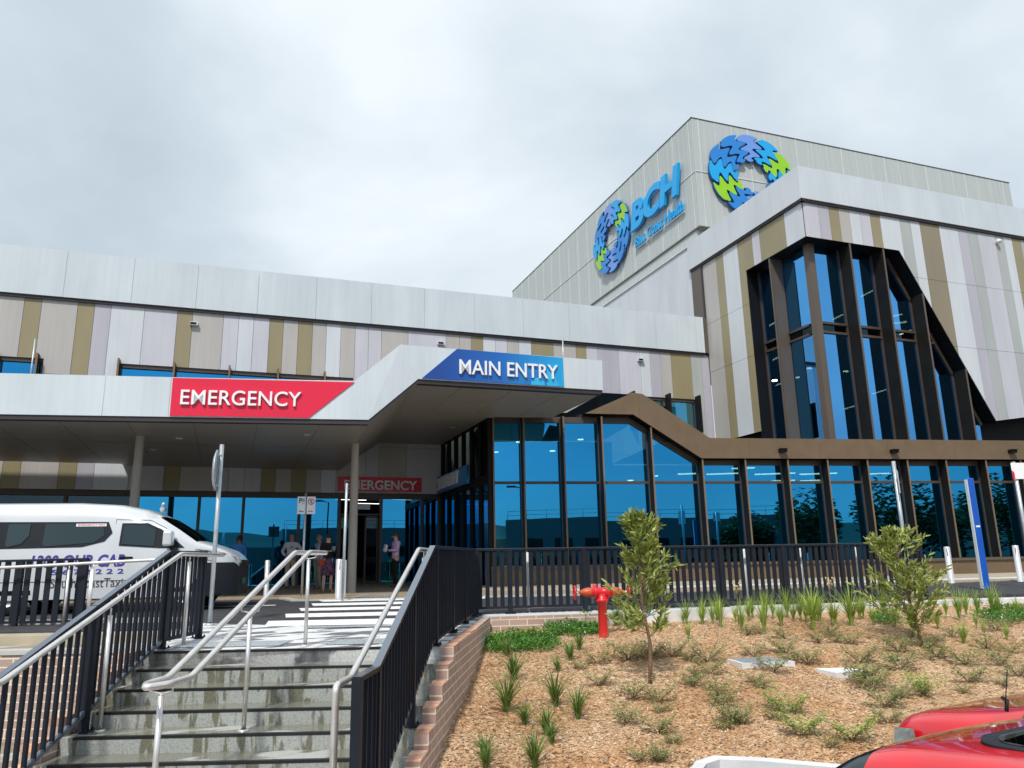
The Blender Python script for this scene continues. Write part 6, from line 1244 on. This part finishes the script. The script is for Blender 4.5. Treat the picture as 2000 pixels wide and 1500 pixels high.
shrubs0 = [(1168,1296,42),(1168,1338,42),(1228,1288,60),(1276,1282,40),(1312,1282,46),(1381,1292,60),(1387,1317,50),(1237,1363,52),(1285,1372,50),(1225,1411,58),(1285,1432,52),(1405,1360,56),(1435,1411,52),(1294,1486,50),(1250,1486,40),(1472,1279,40),(1511,1312,50),(1535,1276,46),(1577,1294,46),(1532,1248,34),(1460,1242,34),(1622,1239,40),(1661,1257,38),(1679,1293,50),(1688,1330,64),(1703,1348,60),(1727,1378,60),(1733,1406,50),(1754,1270,50),(1760,1306,60),(1829,1281,44),(1886,1300,50),(1892,1333,50),(1955,1300,56),(1991,1324,50),(1928,1264,44),(1448,1408,46),(1412,1381,50),(1538,1396,60),(1568,1438,56),(1664,1447,60),(1805,1357,56),(1600,1254,34),(1780,1246,40),(1815,1262,34),(1490,1345,36),(1350,1340,40),(1860,1240,30),(1945,1228,34),(1975,1275,34)]
shrubs = shrubs0+[(x+rng.randint(-38, 38), y+rng.randint(-20, 24), int(w*.6)) for x, y, w in shrubs0[::2]]
for i, (x, y, w) in enumerate(shrubs):
    p = onmul(mu(x, y)); pm = 1500/((p-CAM).dot(FW)); ww = w/pm*1.2; v = rng.randrange(3) if (x, y) not in ((1538, 1396), (1568, 1438), (1664, 1447), (1805, 1357)) else 3+i % 2
    row = 'low down near the car park kerb' if y > 1370 else ('in the middle of the bank' if y > 1280 else 'high up below the balustrade')
    place_copy(shp, v, p, (ww, ww, ww*.8), rng.random()*6, ('wispy olive green shrub ' if v < 3 else 'bright green spreading shrub ')+row, 'shrub', 'small shrubs planted in the mulch')
def cover(pts, name_label, nl, seed):
    rg = random.Random(seed); q = MB(); P = [onmul(mu(*p)) for p in pts]
    xs_ = [tosn(p)[:2] for p in P]; s0, s1 = min(a for a, b in xs_), max(a for a, b in xs_); n0, n1 = min(b for a, b in xs_), max(b for a, b in xs_)
    def inside(s_, n_):
        c = False; j = len(xs_)-1
        for i in range(len(xs_)):
            (a, b), (c_, d) = xs_[i], xs_[j]
            if (b > n_) != (d > n_) and s_ < (c_-a)*(n_-b)/(d-b)+a: c = not c
            j = i
        return c
    for _ in range(nl):
        s_, n_ = rg.uniform(s0, s1), rg.uniform(n0, n1)
        if not inside(s_+rg.gauss(0, .06), n_+rg.gauss(0, .08)): continue
        p = onmul(sn(s_, n_)); hh = .05+.12*max(0, noise.noise(V((s_*4, n_*4, 9)))+.4)
        p.z += rg.random()*hh; a = rg.random()*6.28; e1 = V((math.cos(a), math.sin(a), rg.uniform(0, 1.2))).normalized()*rg.uniform(.03, .06); e2 = V((-math.sin(a), math.cos(a), 0))*.011
        q.face([p, p+e1*.5-e2, p+e1, p+e1*.5+e2], 0 if rg.random() > .012 else 1)
    tag(q.build('ground_cover', ['leaf_cover', 'letter_white']), kind='stuff')
cover([(1052, 1216), (1100, 1212), (1172, 1212), (1175, 1238), (1130, 1246), (1085, 1243)], '', 7000, 1)
cover([(946, 1252), (985, 1243), (1050, 1238), (1090, 1240), (1085, 1268), (1040, 1272), (990, 1276), (948, 1278)], '', 7000, 2)
cover([(1905, 1198), (1945, 1190), (2010, 1185), (2020, 1212), (1960, 1216), (1915, 1210)], '', 6000, 3)
cover([(1700, 1200), (1740, 1196), (1760, 1215), (1720, 1222)], '', 2500, 4)
def sapling(base_px, top_px, label, prof, nleaf, seed, lean=V((0, 0, 0))):
    rg = random.Random(seed); b = onmul(mu(*base_px)); H = hit(top_px[0], top_px[1], b, FXY); top = V((H.x, H.y, H.z)); t = empty('sapling_tree', b, label, 'tree', 'saplings in the mulch bank')
    n = 9; pts = [b.lerp(top, i/n)+V((math.sin(i*1.3+seed)*.02, math.cos(i*1.7)*.02, 0)) for i in range(n+1)]; q = MB(); q.tube(pts, [.024*(1-i/n)+.004 for i in range(n+1)], 8); q.build('trunk', 'bark', t)
    br = MB(); lf = MB(); LH = (top-b).length
    def leaf(c, d, l):
        d = d.normalized(); s_ = d.cross(V((rg.gauss(0, 1), rg.gauss(0, 1), rg.gauss(0, 1)))).normalized()*l*.115
        lf.face([c, c+d*l*.35-s_, c+d*l*.7-s_*.8, c+d*l, c+d*l*.7+s_*.8, c+d*l*.35+s_])
    for k in range(64):
        f = rg.uniform(prof[0], .97); r = interp(f, prof[1])*LH; p0 = pts[0].lerp(pts[-1], f); i_ = min(n-1, int(f*n)); p0 = pts[i_].lerp(pts[i_+1], f*n-i_)
        a = rg.random()*6.28; d = V((math.cos(a), math.sin(a), rg.uniform(.25, 1.0))); ln = r*rg.uniform(.45, 1.1); p1 = p0+d.normalized()*ln*.6; p2 = p1+V((d.x, d.y, d.z+.5)).normalized()*ln*.5
        br.tube([p0, p1, p2], [.007, .005, .002], 5, caps=False)
        for j in range(nleaf//64):
            g_ = rg.uniform(.25, 1.05); c = p0.lerp(p1, g_/.55) if g_ < .55 else p1.lerp(p2, (g_-.55)/.5); c = c+V((rg.gauss(0, .018), rg.gauss(0, .018), rg.gauss(0, .018)))
            leaf(c, (p2-p0).normalized()+V((rg.gauss(0, .65), rg.gauss(0, .65), rg.gauss(.25, .5))), rg.uniform(.075, .135))
    for j in range(30): leaf(top-V((0, 0, rg.random()*.1)), V((rg.gauss(0, .4), rg.gauss(0, .4), 1)), .09)
    br.build('branches', 'twig', t); lf.build('crown', 'leaf_sapling', t)
    return t
s1_ = sapling((1274, 1336), (1240, 1003), 'young leafy sapling right of the red hydrant, with a blue tag on its stem', (.26, [(.26, .20), (.42, .29), (.55, .24), (.7, .20), (.85, .14), (1, .04)]), 2700, 5)
b = onmul(mu(1274, 1336)); p = hit(1268, 1198, b, FXY); q = MB(); q.box(p, (.015, 0, 0), (0, .006, 0), (0, 0, .025)); q.build('tag', 'sky_blue', s1_)
sapling((1801, 1261), (1745, 1043), 'young leafy sapling in front of the street sign and right end of the balustrade', (.12, [(.12, .25), (.3, .48), (.5, .36), (.75, .30), (.9, .18), (1, .04)]), 2500, 8)
for (x, y) in ((1438, 1150), (1620, 1140)):
    b = onmul(mu(x+4, 1222)); tp = hit(x, y, b, FXY); q = MB(); q.tube([b, b.lerp(tp, .6)+V((.01, 0, 0)), tp], .005, 5); 
    for k in range(7): a = k*1.1; d = V((math.cos(a)*.05, math.sin(a)*.05, .03+.05*(k % 3))); q.tube([tp-V((0, 0, .12)), tp-V((0, 0, .06))+d], .003, 4); q.lathe(tp-V((0, 0, .06))+d, [(.004, 0), (.016, .02), (.006, .04)], seg=5, mi=1)
    mk('flower', (0.62, 0.48, 0.16), rough=.7); tag(q.build('flower_stalk', ['twig', 'flower']), 'thin stalk with yellow kangaroo paw flowers against the dark balustrade, '+('left one' if x < 1500 else 'right one'), 'flower', 'flower stalks by the balustrade')

# ================================================================ THINGS BEHIND THE CAMERA, MIRRORED IN THE GLASS
ob = empty('opposite_building', (14, -42, -1), 'low concrete building across the car park, seen only mirrored in the lobby glass', 'building')
mk('render_grey', (0.12, 0.13, 0.12), rough=.8)
q = MB(); q.box((24, -46, 2.2), (18, 0, 0), (0, 6, 0), (0, 0, 3.4)); q.box((0, -50, 1.2), (6, 0, 0), (0, 6, 0), (0, 0, 2.4)); q.build('wall', 'render_grey', ob)
for k in range(8):
    for z in (.6, 2.8): q = MB(); q.box((9+k*3.6, -39.98, z), (1.1, 0, 0), (0, .03, 0), (0, 0, .6)); q.build('window', 'black', ob)
q = MB()
for z in (6.1, 6.55): q.tube([V((6.2, -40.2, z)), V((41.8, -40.2, z))], .03, 5)
for k in range(17): q.tube([V((6.2+k*2.2, -40.2, 5.6)), V((6.2+k*2.2, -40.2, 6.55))], .03, 5)
q.build('roof_railing', 'galv', ob)
ls = empty('street_lamp', (8.2, -14, -1.2), 'tall grey street lamp of the car park, seen mirrored in the lobby glass', 'street lamp'); q = MB(); q.tube([V((8.2, -14, -1.2)), V((8.2, -14, 6.6)), V((7.6, -14, 6.75))], .06, 8); q.build('pole', 'fin_dark', ls); q = MB(); q.box((7.3, -14, 6.75), (.35, 0, 0), (0, .15, 0), (0, 0, .06)); q.build('lamp_head', 'fin_dark', ls)
for i, (x, y, h) in enumerate(((30, -30, 6.5), (38, -34, 8), (46, -30, 7), (54, -36, 8.5), (-22, -40, 7), (-32, -44, 8), (34, -24, 8.5), (42, -24, 9.5), (50, -22, 9), (58, -26, 10), (66, -22, 10), (74, -26, 11), (62, -14, 9), (70, -12, 10))):
    t = empty('broadleaf_tree', (x, y, -1.2), 'dark leafy tree across the car park, seen mirrored in the glass', 'tree', 'trees behind the car park'); rg = random.Random(i); q = MB(); q.tube([V((x, y, -1.2)), V((x, y, h*.55))], [.25, .12], 8); q.build('trunk', 'bark', t); q = MB()
    for k in range(1500):
        d = V((rg.gauss(0, 1), rg.gauss(0, 1), rg.gauss(0, .7))); d = d.normalized()*rg.random()**.4*h*.38; c = V((x, y, h*.62-1))+d; a = rg.random()*6.28; e1 = V((math.cos(a), math.sin(a), rg.uniform(-.5, .5)))*.28; e2 = V((-math.sin(a), math.cos(a), rg.uniform(-.6, .6)))*.18
        q.face([c-e1, c-e2, c+e1, c+e2])
    q.build('crown', 'leaf_tree', t)
